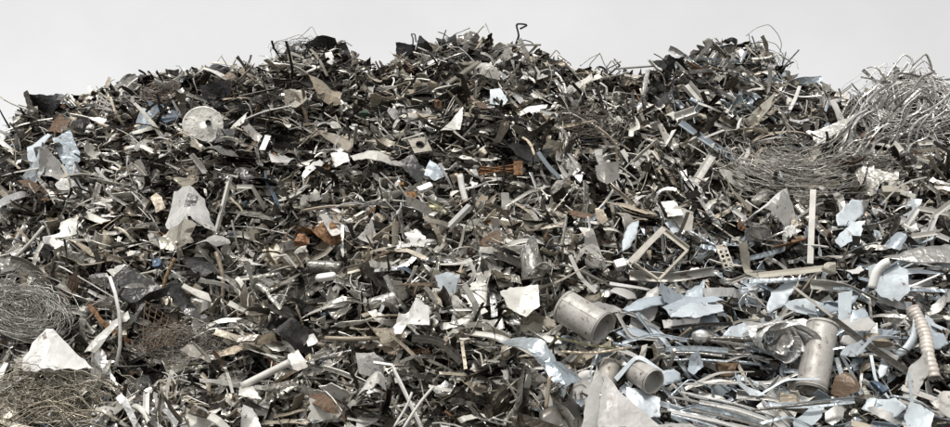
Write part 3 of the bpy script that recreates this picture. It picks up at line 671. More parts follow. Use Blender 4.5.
S_([(180, 350), (190, 352), (204, 348), (216, 352), (208, 362), (190, 360)], 'warm', 'warm grey dented sheet right of the rusty wire grid', None, tilt=40, lift=.5, crumple=.4, seed=100)
S_([(60, 222), (76, 214), (78, 232), (66, 240), (60, 234)], 'pale', 'pale upright dented sheet on the lower left slope', None, tilt=15, lift=.5, crumple=.1, seed=101)
S_([(106, 270), (124, 262), (134, 268), (120, 278)], 'pale', 'pale torn sheet above the large dark folded sheet', None, tilt=35, lift=.5, crumple=.3, seed=102)

S_([(278, 62), (282, 48), (294, 42), (304, 44), (300, 54), (288, 62)], 'dgrey', 'dark curved sheet forming the near shoulder of the tangled crest dome', None, tilt=10, lift=.2, crumple=.3, mat='bare', seed=110)
S_([(304, 44), (318, 40), (336, 42), (340, 50), (322, 52), (308, 52)], 'black', 'black curved sheet capping the tangled crest dome', None, tilt=20, lift=.15, crumple=.2, mat='dirty', seed=111)
S_([(336, 46), (346, 44), (352, 56), (342, 62)], 'dgrey', 'dark flap hanging off the far side of the tangled crest dome', None, tilt=10, lift=.2, mat='dirty', seed=112)
S_([(112, 84), (122, 76), (136, 76), (142, 82), (130, 92), (116, 92)], 'grey', 'grey dented sheet on the crest between the checkered cage and springy wire', None, tilt=20, lift=.25, crumple=.3, mat='dirty', seed=113)
S_([(206, 66), (214, 62), (228, 68), (236, 78), (220, 80)], 'dgrey', 'dark bent sheet on the crest behind the tan crest strip', None, tilt=20, lift=.1, mat='dirty', seed=114)
S_([(436, 44), (446, 36), (456, 38), (458, 52), (444, 56)], 'dgrey', 'dark crumpled sheet among the highest shreds of the central crest', None, tilt=10, lift=.15, crumple=.3, mat='dirty', seed=115)
S_([(458, 34), (470, 32), (480, 38), (472, 48), (460, 46)], 'grey', 'grey bent sheet topping the central crest', None, tilt=20, lift=.1, crumple=.3, mat='bare', seed=116)
S_([(552, 64), (562, 56), (570, 62), (576, 74), (560, 78)], 'dgrey', 'dark curved sheet where the crest drops toward the dip', None, tilt=20, lift=.15, crumple=.3, mat='dirty', seed=117)
S_([(650, 72), (664, 62), (684, 60), (690, 72), (670, 80)], 'dgrey', 'dark shiny sheet at the foot of the right peak', None, tilt=25, lift=.2, crumple=.3, mat='bare', seed=118)
S_([(820, 86), (836, 84), (846, 90), (840, 100), (822, 98)], 'warm', 'warm grey bent sheet on the crest right of the arched rod', None, tilt=20, lift=.2, crumple=.2, mat='bare', seed=119)
S_([(500, 148), (530, 144), (552, 152), (546, 160), (516, 158)], 'black', 'black broad sheet painting the dark hollow above the orange rusty bracket', None, tilt=55, lift=.4, crumple=.2, mat='dirty', seed=120)  # black sheet added to paint the shade of a cavity
S_([(236, 172), (262, 166), (280, 178), (268, 192), (240, 188)], 'dgrey', 'dark bent sheet bridging the big hollow on the upper slope', None, tilt=50, lift=.4, crumple=.2, mat='bare', seed=121)
S_([(196, 142), (222, 144), (238, 152), (224, 160), (200, 154)], 'grey', 'grey long sheet under the round white drum lid', None, tilt=45, lift=.45, crumple=.2, mat='bare', seed=122)
S_([(244, 132), (250, 128), (262, 134), (258, 140)], 'pale', 'small pale sheet on the upper edge of the long dark beam', None, tilt=30, lift=.6, seed=123)
S_([(640, 112), (652, 92), (664, 84), (668, 96), (676, 108), (660, 116)], 'dgrey', 'dark pleated sheet spread like a fan below the dip in the crest', 'the dark pleated sheet', tilt=20, lift=.4, crumple=.5, mat='bare', seed=124)
# bars and rails
bar([(229, 177), (212, 243)], 5, 'pale', 'long pale flat bar standing up from the grey foot plate', 'the long pale bar', prof='L', lift=.75, depth=-.2)
bar([(813, 190), (810, 264)], 5.5, 'pale', 'pale grey pole standing upright in front of the wire tangle', 'the upright pale pole', prof='box', lift=.85, depth=-.25, name='metal_pole', cat='pole')
bar([(759, 276), (796, 272), (832, 268)], 8, 'beige', 'long beige flat bar lying level under the upright pale pole', 'the level beige bar', prof='cup', lift=.7, depth=0, up=(0, -.8, .6))
bar([(712, 156), (698, 178), (682, 204)], 8.5, 'steel', 'long grey-brown flat bar leaning above the tan square plate', 'the leaning flat bar', prof='cup', lift=.7, depth=-.2, up=(0, -.8, .5))
bar([(240, 131), (272, 141), (314, 156)], 9, 'dgrey', 'long dark channel beam lying across the upper slope', 'the long dark beam', prof='C', lift=.55, depth=-.1, mat='bare')
bar([(262, 150), (268, 136)], 6, 'white', 'short white tab standing across the long dark beam', None, prof='flat', lift=.75, up=(0, -1, .2))
bar([(240, 122), (262, 112), (292, 106)], 4.5, 'lgrey', 'long light grey bowed bar above the long dark beam', None, prof='cup', lift=.5, depth=0.05)
bar([(384, 88), (432, 84)], 4, 'pale', 'straight pale bar lying level below the black crest panel', 'the level pale bar', prof='box', lift=.5, depth=0)
bar([(448, 84), (480, 62)], 5, 'warm', 'warm grey bar leaning up to the central crest', None, prof='U', lift=.45, depth=.3)
bar([(486, 47), (512, 45), (541, 45)], 2.6, 'warm', 'thin plank balanced level on the central crest', 'the plank on the crest', prof='box', lift=.05, depth=0)
bar([(614, 69), (655, 66)], 1.8, 'grey', 'thin straight rod spanning the dip in the crest', 'the thin crest rod', prof='hex', lift=.05, depth=0)
bar([(680, 122), (706, 140), (736, 160)], 5, 'blue', 'long blue-grey rail sloping down on the right slope', 'the long blue-grey rail', prof='L', lift=.6, depth=-.2)
bar([(690, 108), (720, 128), (738, 140)], 3.5, 'lgrey', 'narrow grey rail running above the long blue-grey rail', None, prof='L', lift=.55, depth=-.15)
bar([(704, 138), (724, 130)], 6, 'lgrey', 'light cross piece lying over the two sloping rails', None, prof='flat', lift=.7, depth=0)
bar([(676, 118), (696, 111)], 9, 'pale', 'wide pale block end at the top of the sloping rail', None, prof='C', lift=.6, depth=0, up=(0, -.9, .5))
bar([(686, 84), (700, 100)], 9, 'pale', 'broad pale channel end under the crest of the right peak', 'the broad pale channel end', prof='C', lift=.5, depth=-.1, up=(0, -.9, .5))
for q, (a, b, w, cc, wd) in enumerate([((708, 48), (690, 66), 4, 'lgrey', 'light grey'), ((716, 52), (700, 76), 5, 'alu', 'bright'), ((726, 58), (712, 82), 4, 'steel', 'dull steel'), ((700, 58), (740, 62), 3.5, 'blue', 'blue-grey'), ((728, 70), (754, 88), 4, 'pale', 'pale'), ((706, 86), (728, 96), 5, 'dgrey', 'dark grey'), ((740, 66), (768, 92), 3, 'alu', 'thin bright'), ((690, 72), (712, 70), 5, 'lgrey', 'short light'), ((718, 90), (742, 104), 4, 'steel', 'steel coloured')]):
    bar([a, b], w, cc, wd + ' channel on the right peak, ' + ['nearest the dip', 'just inside the dip side', 'in the middle', 'lying almost level', 'pointing down right', 'lowest and darkest', 'running to the wire loops', 'short and level', 'low on the pile'][q], None, prof='C', lift=.45 + .03 * q, depth=-.05, mat='bare')
# square open frame
def frame():
    pts = [(662, 229), (688, 249), (659, 279), (634, 262)]
    A = at(660, 255, .75)
    root = empty('square_frame', A, 'pale open square frame of four bars standing on one corner', 'metal frame', 660, 255, 'the open square frame')
    n = nrm([0, -.85, .5])
    P = [CAM + ray(*p) * (((A - CAM) @ n) / (ray(*p) @ n)) for p in pts]
    for a in range(4):
        p, q = P[a], P[(a + 1) % 4]; w = (4.2 if a % 2 == 0 else 3.2) * mpp(A)
        e = nrm(q - p) * w * .4
        V, F = sweep(np.linspace(p + e * (a % 2), q - e * (a % 2), 4), 'L', w, .006, up=n); mk('frame_rail', V, [F], 'clean', np.array(C['beige']) * (1.05 - .1 * a), False, root)
    mask_line(pts + pts[:1], 3)
frame()
bar([(630, 262), (664, 228)], 6, 'warm', 'wide beige flat bar lying along the upper edge of the open square frame', None, prof='flat', lift=.95, depth=.1, up=(0, -.9, .4))
lump(620, 265, 12, 9, 9, 'white', 'small white brick-like block at the end of the pale rippled strip', None, ang=20, crush=.15, lift=.6)
lump(890, 191, 18, 8, 8, 'beige', 'small beige block resting on dark scrap right of the wire tangle', 'the small beige block', ang=0, crush=.1, lift=.6)
lump(828, 268, 14, 9, 8, 'beige', 'worn beige stub at the end of the level beige bar', None, crush=.4, lift=.8)
lump(425, 188, 15, 6, 5, 'white', 'small white bar-like block above the olive plate', 'the small white block', ang=30, crush=.1, lift=.7, name='metal_block', cat='block')
lump(326, 277, 23, 8, 8, 'white', 'white capsule-shaped plastic tube under the level grey pipe', 'the white capsule', ang=8, crush=.1, rnd=.6, lift=.65, smooth=True, name='plastic_capsule', cat='capsule')
lump(868, 137, 15, 10, 10, 'brown', 'brown rounded bundle under the twisted bright strips', 'the brown bundle', rnd=.8, crush=.3, lift=.6, smooth=True, mat='paint', name='brown_bundle', cat='bundle')
lump(700, 336, 20, 14, 14, 'alu', 'silver dented dome beside the low white panel', 'the silver dome', rnd=.9, crush=.25, lift=.55, smooth=True, mat='shiny', name='metal_dome', cat='dome')
lump(302, 240, 16, 10, 10, 'orange', 'orange rusty crushed can at the edge of the orange rusty sheet', None, rnd=.3, crush=.9, lift=.55, mat='rust')
lump(402, 184, 10, 8, 8, (.35, .17, .04), 'small orange rusty crushed fitting above the olive plate', None, rnd=.3, crush=.9, lift=.55, mat='rust')
lump(411, 196, 12, 9, 8, (.33, .16, .05), 'orange-brown crushed fitting just above the olive plate', None, rnd=.3, crush=.9, lift=.55, mat='rust')
lump(437, 105, 9, 8, 8, (.2, .11, .06), 'small rusty crushed can left of the pale triangular sheet', None, rnd=.4, crush=.9, lift=.5, mat='rust')
lump(363, 113, 10, 5, 6, (.02, .06, .04), 'dark green crushed container on the upper slope', 'the dark green container', crush=.8, lift=.5, mat='paint')
lump(158, 264, 8, 10, 7, (.05, .09, .15), 'dark blue crushed fitting below the beige crumpled box', None, crush=.8, lift=.5, mat='paint')
lump(880, 387, 9, 24, 9, (.12, .17, .23), 'dark blue crushed tube leaning near the end of the heap foot', None, ang=30, crush=.4, rnd=.3, lift=.6, mat='bare')
lump(728, 370, 26, 15, 12, (.16, .11, .06), 'rusty brown crushed parcel above the curved blue flap', None, crush=.8, lift=.3, mat='rust')
lump(790, 402, 26, 12, 12, 'tan', 'tan crushed parcel under the foot of the upright tan tube', None, ang=-10, crush=.7, lift=.4)
lump(250, 338, 20, 14, 12, 'warm', 'warm grey crushed box left of the dark draped sheet', None, crush=.8, lift=.45, mat='bare')
lump(880, 340, 30, 14, 12, 'tan', 'tan torn parcel behind the curved pale blue strip', None, crush=.7, lift=.35)
# plate with a hole
def holed_plate():
    A = at(420, 145, .55); s = mpp(A); n = nrm([.2, -.8, .5]); B = basis(n, [1, .2, .35])
    root = empty('holed_plate', A, 'square tan plate with a round dark hole in its middle', 'holed plate', 420, 145, 'the square plate with a hole')
    k = 24; th = np.linspace(0, 2 * math.pi, k, endpoint=False); P = np.zeros((3, k, 3)); sq = 1 / np.maximum(abs(np.cos(th)), abs(np.sin(th)))
    for a, f in enumerate((0, .5, 1)):
        r = (1 - f) * 4 + f * 9.5 * sq; P[a, :, 0] = r * np.cos(th) * s; P[a, :, 1] = r * np.sin(th) * s
    V, F = thick_grid(P[::-1], .01, True); mk('plate_face', V @ B.T + A, [F], 'clean', C['beige'], False, root)
    V, F = gen_tube(.09, 8.6 * s, .008, k=20, n=2); mk('hole_collar', (V[:, [1, 2, 0]] - [0, 0, .03]) @ B.T + A, [F], 'dirty', C['dgrey'], True, root); mask_disc(420, 145, 9)
holed_plate()
# rusty I-shaped bar with bracket
def rusty_bar():
    A = at(498, 170, .65)
    root = empty('rusty_bracket', A, 'orange rusty bar with a square bracket plate at its end', 'rusty bracket', 498, 170, 'the orange rusty bracket')
    for (a, b, w) in (((478, 173), (514, 167), 4.5), ((480, 168), (512, 171), 3)):
        P = [CAM + ray(*p) * (A[1] / ray(*p)[1]) for p in (a, b)]
        V, F = sweep(np.linspace(P[0], P[1], 5), 'C', w * mpp(A), .008, up=(0, -.9, .3)); mk('rusty_rail', V, [F], 'rust', (.34, .17, .07), False, root)
    s = mpp(A); c = CAM + ray(518, 168) * (A[1] - .03) / ray(518, 168)[1]; V, F = gen_lump(np.random.default_rng(1), 9 * s, 14 * s, .03, .1, 0, 4, 0); mk('bracket_plate', V[:, [0, 2, 1]] + c, [F], 'rust', (.32, .17, .08), False, root)
    mask_line([(480, 170), (520, 168)], 4)
rusty_bar()
# grids, cage and perforated strip
def grid_thing(name, label, cat, lm, corners, nu, nv, r, col, mat, lift, nyaw=(0, -.8, .6), seed=1, warp=.02, bars='grid_rod'):
    cx, cy = np.mean(corners, 0); A = at(cx, cy, lift); n = nrm(nyaw); g = np.random.default_rng(seed)
    Q4 = [CAM + ray(*p) * (((A - CAM) @ n) / (ray(*p) @ n)) for p in corners]
    VV, FF, off = [], [], 0
    def pt(u, v): return Q4[0] * (1 - u) * (1 - v) + Q4[1] * u * (1 - v) + Q4[2] * u * v + Q4[3] * (1 - u) * v + n * warp * math.sin(3 * u + 2) * math.cos(2.5 * v) * 3
    for d in (0, 1):
        for q in range((nu, nv)[d]):
            f = q / ((nu, nv)[d] - 1)
            p = np.array([pt(f, t) if d == 0 else pt(t, f) for t in np.linspace(0, 1, 9)]) + g.normal(0, .004, 3) + n * r * 1.4 * d
            V, F = sweep_thin(p, r, 4); VV.append(V); FF.append(F + off); off += len(V)
    o = mk(name, np.vstack(VV), [np.vstack(FF)], mat, C.get(col, col), False); tag(o, label, cat); reg(o, cx, cy, lm); mask_poly(corners)
grid_thing('wire_grid', 'rusty brown welded wire grid bent over shreds on the lower left', 'wire grid', 'the rusty wire grid', [(148, 308), (182, 316), (172, 352), (140, 346)], 8, 8, .006, (.2, .15, .1), 'rust', .65, warp=.05)
grid_thing('checkered_cage', 'small black and white checkered cage panel near the end of the crest', 'cage panel', 'the checkered cage', [(100, 96), (118, 104), (112, 114), (95, 107)], 6, 5, .014, 'pale', 'clean', .55, seed=2)
def perforated():
    A = at(725, 256, .7); s = mpp(A); n = nrm([-.1, -.9, .4]); B = basis(n, [.97, 0, .2])
    root = empty('perforated_strip', A, 'pale strip with two rows of round holes standing beside the beige curled sheet', 'perforated strip', 725, 256, 'the perforated strip')
    k = 20; th = np.linspace(0, 2 * math.pi, k, endpoint=False); sq = 1 / np.maximum(abs(np.cos(th)), abs(np.sin(th)))
    VV, FF, off = [], [], 0
    for a in range(2):
        for b in range(5):
            P = np.zeros((2, k, 3)); cx, cy = (a - .5) * 4.8 * s, (b - 2) * 5.3 * s
            for e, r in enumerate((1.75 + 0 * sq, 2.45 * sq)): P[e, :, 0] = cx + r * np.cos(th) * s; P[e, :, 1] = cy + r * np.sin(th) * 1.1 * s
            V, F = thick_grid(P[::-1], .012, True); VV.append(V); FF.append(F + off); off += len(V)
    mk('punched_plate', np.vstack(VV) @ B.T + A, [np.vstack(FF)], 'clean', C['beige'], False, root)
    for a in (-1, 1):
        V, F = gen_bar(rng, 27 * s, .03, 'flat', .006, 4, 0, 0, 0, 0); V = V[:, [1, 0, 2]]; V = V[:, [2, 1, 0]] + [a * 5.1 * s, 0, -.02]
        mk('edge_flange', V @ B.T + A, [F], 'clean', C['beige'], False, root)
    mask_poly([(717, 240), (729, 238), (736, 272), (724, 274)])
perforated()
# curved strap, hose, blue curved strip, handles
bar([(872, 288), (876, 272), (884, 263), (890, 262)], 9, 'white', 'curved white strap arching over the blue dished plate', 'the curved white strap', prof='flat', lift=.95, depth=-.05, up=(0, -1, .1), n=12, smooth=True)
bar([(917, 319), (915, 336), (906, 350), (888, 358)], 7.5, 'pblue', 'curved pale blue strip bowed like a hook near the corrugated hose', 'the curved pale blue strip', prof='flat', lift=.75, depth=-.1, up=(0, -1, .2), n=14, smooth=True)
bar([(909, 372), (912, 404)], 3, 'pblue', 'thin pale blue handle rising from the spade-shaped blue sheet', None, prof='flat', lift=.75, depth=0, up=(0, -1, .1))
bar([(832, 318), (866, 344), (908, 372)], 5, 'grey', 'long dull grey angle bar sloping down right of the upright tan tube', 'the long sloping angle bar', prof='L', lift=.8, depth=-.2, mat='bare')
bar([(793, 287), (838, 322)], 6, 'warm', 'warm grey flat bar running down from above the foil coil', None, prof='cup', lift=.65, depth=-.1)
bar([(752, 410), (808, 404), (830, 402)], 2.5, 'grey', 'thin grey rod lying level at the heap foot', None, prof='hex', lift=.8, depth=0, mat='bare')
bar([(242, 386), (262, 376), (290, 362)], 7, 'pale', 'fat pale pipe pointing up to the square pale sheet', 'the fat pale pipe', prof='round', lift=.55, depth=0, name='metal_pipe', cat='pipe')
bar([(325, 338), (350, 339), (378, 338)], 4, 'tan', 'tan rod lying level beside the dark draped sheet', 'the level tan rod', prof='round', lift=.6, depth=0, name='metal_pipe', cat='pipe')
bar([(394, 427), (408, 404), (412, 392)], 2.2, 'pale', 'thin pale rod near the foot, steeper of two', None, prof='hex', lift=.7, depth=.1)
bar([(402, 430), (420, 402), (434, 386)], 2.6, 'pale', 'thin pale rod near the foot, the longer leaning one', 'the long pale foot rod', prof='hex', lift=.75, depth=.1)
bar([(412, 338), (440, 340), (462, 362)], 8, 'grey', 'grey splintered bundle-like bar right of the level tan rod', 'the grey splintered bar', prof='C', lift=.5, depth=0, mat='dirty')
bar([(546, 408), (550, 376)], 4, 'tan', 'tan rod standing below the rounded blue sheet end', None, prof='round', lift=.6, depth=0, name='metal_pipe', cat='pipe')
bar([(560, 352), (596, 354), (632, 347)], 5, 'tan', 'long dark tan bowed strip in front of the large tan tube', None, prof='cup', lift=.55, depth=-.05, mat='bare')
bar([(556, 338), (590, 346), (625, 350)], 6, 'olive', 'olive bowed strip right under the large tan tube', None, prof='cup', lift=.5, depth=-.05, mat='bare')
bar([(460, 175), (462, 188), (466, 202)], 6, 'white', 'short white curved pipe in the centre of the upper slope', None, prof='round', lift=.55, depth=0, name='metal_pipe', cat='pipe')
bar([(448, 228), (470, 206)], 6.5, 'lgrey', 'short light square tube leaning right of the olive plate', 'the light square tube', prof='box', lift=.6, depth=.1)
bar([(470, 262), (476, 276), (464, 288), (456, 286)], 4.5, 'pale', 'pale hooked strip right of the small blue dented sheet', None, prof='cup', lift=.6, depth=0)
bar([(622, 150), (634, 168), (650, 150)], 5, 'pale', 'pale V-shaped bent strip near the grey upright plate', 'the pale V-shaped strip', prof='flat', lift=.6, depth=0, up=(0, -1, .2), n=11)
bar([(570, 255), (580, 278), (596, 292)], 4, 'pale', 'narrow pale bent strip left of the pale rippled strip', None, prof='flat', lift=.6, depth=0, up=(0, -1, .2))
bar([(163, 290), (166, 276), (175, 258)], 3.4, (.28, .19, .1), 'brown stick-like rod below the beige crumpled box', None, prof='round', lift=.6, depth=0, mat='rust')
bar([(15, 257), (30, 243), (44, 226)], 3, 'pale', 'thin pale rod on the lower left slope above the wire nest', None, prof='hex', lift=.6, depth=0)
bar([(216, 252), (222, 270), (224, 292), (220, 306)], 4, (.3, .25, .18), 'tan curved rod hanging below the long pale bar', None, prof='round', lift=.6, depth=-.1, mat='paint')
bar([(913, 168), (926, 186), (934, 196)], 5, 'lgrey', 'light crossed bar above the white angle frames', None, prof='flat', lift=.6, depth=0, up=(0, -1, .2))
bar([(560, 178), (548, 166), (538, 152)], 4, 'blue', 'blue-grey short bar under the dark upper hollow', None, prof='C', lift=.5, depth=0)
bar([(782, 92), (800, 98), (822, 96)], 5, 'alu', 'bright flat strip lying level below the wire loops', None, prof='cup', lift=.5, depth=0)
bar([(790, 110), (796, 98), (800, 86)], 4, 'alu', 'bright strip crossing the level strip below the wire loops', None, prof='cup', lift=.6, depth=0)
for q, (a, b) in enumerate([((904, 228), (918, 208)), ((918, 208), (950, 214)), ((928, 236), (936, 214)), ((936, 214), (952, 202)), ((900, 218), (950, 240)), ((912, 236), (940, 232))]):
    bar([a, b], 4, 'pale' if q % 2 else 'alu', 'white angle bar above the grey tapered sleeve, ' + ['leaning up on the near side', 'top one, lying level', 'short one pointing up', 'at the far top corner', 'long one sloping down', 'lowest one'][q], None, prof='L', lift=.6 + q * .03, depth=-.05)
def hose():
    pts = [(912, 308), (920, 322), (926, 338), (928, 356), (934, 378)]; P = []
    for p in pts: P.append(at(*p, .8))
    P = np.array(P); y0 = P[0][1]; P = np.array([CAM + ray(*p) * ((y0 - .1 * q) / ray(*p)[1]) for q, p in enumerate(pts)])
    L = np.linspace(0, 4, 70); path = np.stack([np.interp(L, range(5), P[:, a]) for a in range(3)], 1)
    for _ in range(20): path[1:-1] = .25 * path[:-2] + .5 * path[1:-1] + .25 * path[2:]
    V, F = sweep(path, 'round', 12 * mpp(P[0]), .006, up=(0, -1, .2), wvar=1 + .07 * np.sin(np.arange(70) * 1.6) + .05 * np.sin(np.arange(70) * .33))
    o = mk('corrugated_hose', V, [F], 'clean', (.66, .6, .54), True); tag(o, 'pale corrugated flexible hose hanging near the end of the heap', 'hose'); reg(o, 925, 345, 'the corrugated hose'); mask_line(pts, 7)
hose()
# bundle of long bright strips at the foot of the right hand side
g = np.random.default_rng(33)
for q in range(16):
    x0 = 672 + g.uniform(-8, 30); y0 = 392 + q * 2.6 + g.uniform(-3, 3); L = g.uniform(60, 120); sl = .26 + g.normal(0, .05)
    cc = [('alu', 'bright'), ('pblue', 'pale blue'), ('lgrey', 'light grey'), ('white', 'white')][q % 4]
    o = bar([(x0, y0), (x0 + L * .5, y0 + L * .5 * sl - 3), (x0 + L, y0 + L * sl)], g.uniform(2, 5.5), cc[0], '', None, prof=['cup', 'flat', 'L', 'U'][(q // 2) % 4], lift=.5 + g.uniform(0, .25), depth=-.1, mat=['shiny', 'clean', 'bare'][q % 3], name='metal_strip', cat='metal strip', n=12)
    o['group'] = 'long bright strips fanned out at the heap foot'
    o['label'] = 'AUTO'; o['autolook'] = cc[1] + ' long strip in the fanned bundle at the heap foot'
for q in range(14):
    x0 = 672 + g.uniform(-10, 20); y0 = 350 + g.uniform(-22, 12); L = g.uniform(40, 85); sl = g.normal(.1, .1)
    o = bar([(x0, y0), (x0 + L * .5, y0 + L * .5 * sl - 2), (x0 + L, y0 + L * sl)], g.uniform(1.8, 4), ['grey', 'dgrey', 'steel', 'pblue'][q % 4], '', None, prof=['cup', 'hex', 'L'][q % 3], lift=.4 + g.uniform(0, .2), depth=-.1, mat='bare', name='metal_strip', cat='metal strip', n=10)
    o['group'] = 'strips piled beside the silver dome'; o['label'] = 'AUTO'; o['autolook'] = ['grey', 'dark', 'steel', 'pale blue'][q % 4] + ' strip in the pile near the silver dome'

# overlapping pale offcuts and long curled strips at the lower right
g = np.random.default_rng(77)
for q in range(120):
    x0, y0 = g.uniform(600, 945), g.uniform(270, 424); L = g.uniform(35, 95); a = R(g.normal(-22, 28)); bw = g.normal(0, 9)
    if 0 < y0 - 290 < 110 and 800 < x0 < 835: continue
    dx, dy = math.cos(a) * L, -math.sin(a) * L
    if x0 + dx > 900 and 290 < y0 + dy / 2 < 392 and x0 < 945: continue
    cc = [('pblue', 'pale blue'), ('alu', 'bright'), ('blue', 'blue-grey'), ('lgrey', 'light grey'), ('steel', 'tan-grey'), ('pblue', 'pale blue')][q % 6]
    o = bar([(x0, y0), (x0 + dx / 2 - dy / L * bw, y0 + dy / 2 + dx / L * bw), (x0 + dx, y0 + dy)], g.choice([2, 3, 4.5, 7]), cc[0], '', None, prof=['flat', 'cup', 'U', 'flat', 'L'][q % 5], lift=g.uniform(.25, .5), depth=g.uniform(-.25, .1), mat=['smooth', 'satin', 'bare'][q % 3], name='long_offcut', cat='metal strip', n=14, twist=g.normal(0, .5), up=(g.normal(0, .4), -.7, .6), taper=g.choice([1, 1, .4]))
    o['group'] = 'long curled offcuts overlapping at the lower right'; o['label'] = 'AUTO'; o['autolook'] = cc[1] + ' long offcut'
for q in range(60):
    x0, y0 = g.uniform(600, 945), g.uniform(200 if q % 3 == 0 else 290, 424); w = g.uniform(13, 30); hh = g.uniform(5, 12); a = R(g.normal(-20, 35))
    if MASK[int(y0), int(x0)] and g.random() < .7: continue
    pl = [(math.cos(t) * w * g.uniform(.7, 1.1), math.sin(t) * hh * g.uniform(.7, 1.1)) for t in np.linspace(0, 2 * math.pi, int(g.integers(5, 8)), endpoint=False)]
    pl = [(x0 + u * math.cos(a) - v_ * math.sin(a), y0 + u * math.sin(a) + v_ * math.cos(a)) for u, v_ in pl]
    cc = [('pblue', 'pale blue'), ('blue', 'blue-grey'), ('lgrey', 'light grey')][q % 3]
    o = sheet(pl, cc[0], '', None, mat=['smooth', 'satin'][q % 2], tilt=g.uniform(15, 50), yaw=g.normal(0, 20), lift=g.uniform(.2, .45), crumple=g.uniform(.0, .05), curl=g.uniform(-.9, .9), seed=200 + q, smooth=q % 2 == 0, name='panel_offcut', cat='metal panel')
    o['group'] = 'panel offcuts overlapping at the lower right'; o['label'] = 'AUTO'; o['autolook'] = cc[1] + ' panel offcut'

# the tangle of twisted bright profiles at the right end
g = np.random.default_rng(51)
TOPS = [(862, 96), (870, 84), (880, 74), (888, 66), (896, 58), (904, 54), (910, 60), (918, 58), (926, 54), (930, 70), (938, 78), (946, 84)]
for q in range(170):
    f = g.uniform(0, 1); tx = 862 + 92 * f; ty = np.interp(tx, [862, 880, 903, 926, 934, 955], [94, 74, 56, 58, 76, 92]) + abs(g.normal(0, 14)) + g.uniform(0, 45) * (q % 3 > 0)
    fam = [0, 1, 2, 0, 1, 2, 2][q % 7]
    if fam == 0: p = [(tx - g.uniform(25, 55), ty + g.uniform(35, 60)), (tx - 18, ty + 16), (tx, ty)]
    elif fam == 1: p = [(tx, ty), (tx + g.uniform(4, 16), ty + g.uniform(15, 28)), (tx + g.uniform(0, 28), ty + g.uniform(40, 62))]
    else: p = [(tx - g.uniform(20, 34), ty + g.uniform(0, 16)), (tx, ty + g.uniform(16, 30)), (tx + g.uniform(25, 45), ty + g.uniform(10, 30))]
    p = [(p[0][0], p[0][1]), ((p[0][0] + p[1][0]) / 2 + g.normal(0, 5), (p[0][1] + p[1][1]) / 2 + g.normal(0, 4)), p[1], ((p[1][0] + p[2][0]) / 2 + g.normal(0, 5), (p[1][1] + p[2][1]) / 2 + g.normal(0, 4)), p[2]]
    if g.random() < .35: p.append((p[-1][0] + g.uniform(3, 10), p[-1][1] + g.uniform(8, 22)))
    p = [(min(a, 975), min(b, 156)) for a, b in p]
    cc = [('alu', 'bright'), ('lgrey', 'light grey'), ('white', 'white'), ('grey', 'grey')][(q * 7) % 4]
    o = bar(p, g.choice([.8, 1.0, 1.4, 2.0, 3.0]), cc[0], '', None, prof=['flat', 'cup', 'U', 'L'][q % 4], lift=.05 + g.uniform(0, .55), depth=g.uniform(-.5, .1), mat=['shiny', 'bare', 'clean'][q % 3], name='twisted_profile', cat='metal profile', n=18, twist=g.normal(0, 1.8), t=.005)
    o['group'] = 'twisted bright profiles at the end of the heap'; o['label'] = 'AUTO'; o['autolook'] = cc[1] + ' twisted profile'
HERO.append((905, 90, 'the mound of twisted profiles'))
for p, rr_, lb in (([(866, 82), (878, 68), (888, 62), (882, 76), (872, 90)], .012, 'thin bright looped profile sticking up at the near side of the twisted profiles'),
               ([(874, 98), (890, 72), (904, 53), (914, 60), (906, 78)], .022, 'tallest bright folded profile on the peak of the twisted mound'),
               ([(912, 66), (926, 53), (930, 62), (934, 78), (946, 88)], .022, 'dark hooked profile forming the second peak of the twisted mound')):
    wire(p, rr_, 'alu' if 'bright' in lb else 'grey', lb, None, lift=.3, name='looped_profile', cat='metal profile')

# loose wires and hooks against the sky
wire([(516, 44), (519, 36), (516, 24), (522, 24), (528, 25), (520, 29)], .022, 'black', 'black bent hook sticking up highest from the central crest', 'the black crest hook', lift=.05, name='bent_hook', cat='hook', mat='dirty')
wire([(517, 43), (524, 40), (531, 42), (536, 47)], .014, 'dgrey', 'dark curved rod lying at the foot of the black crest hook', None, lift=.05)
wire([(413, 46), (413, 38), (411, 34), (415, 34), (416, 42)], .018, 'dgrey', 'small dark hook standing beside the black crest panel', None, lift=.05)
wire([(580, 66), (590, 58), (600, 53), (604, 64), (610, 72)], .013, 'lgrey', 'light thin bent rod forming an open gable on the crest', 'the gable-shaped crest rod', lift=.05)
wire([(600, 53), (590, 64), (588, 76)], .01, 'grey', 'thin grey rod leaning under the gable-shaped crest rod', None, lift=.08)
wire([(606, 68), (612, 60), (620, 72), (616, 82)], .013, 'grey', 'grey kinked rod right of the gable-shaped crest rod', None, lift=.1)
wire([(746, 36), (756, 28), (769, 24), (778, 34), (782, 44), (780, 52)], .008, 'grey', 'highest thin wire loop arching against the sky over the right peak', 'the high wire loop', lift=.0)
wire([(752, 44), (762, 40), (776, 44), (784, 56), (782, 64)], .008, 'grey', 'lower thin wire arc under the high wire loop', None, lift=.0)
wire([(752, 36), (757, 50), (764, 62), (770, 78)], .014, 'dgrey', 'dark wire standing upright beneath the high wire loop', None, lift=.1)
wire([(776, 78), (786, 64), (799, 50)], .016, 'dgrey', 'thick dark rod pointing up to the right below the high wire loop', 'the dark pointing rod', lift=.05)
wire([(780, 74), (784, 60), (786, 52)], .01, 'dgrey', 'thin dark rod next to the dark pointing rod', None, lift=.05)
wire([(716, 38), (722, 46), (728, 52)], .01, 'grey', 'thin wire tip at the top of the right peak', None, lift=.05)
wire([(800, 84), (808, 79), (818, 80), (828, 88)], .016, 'dgrey', 'dark arched rod on the crest between the peak and the profiles', 'the dark arched rod', lift=.1)
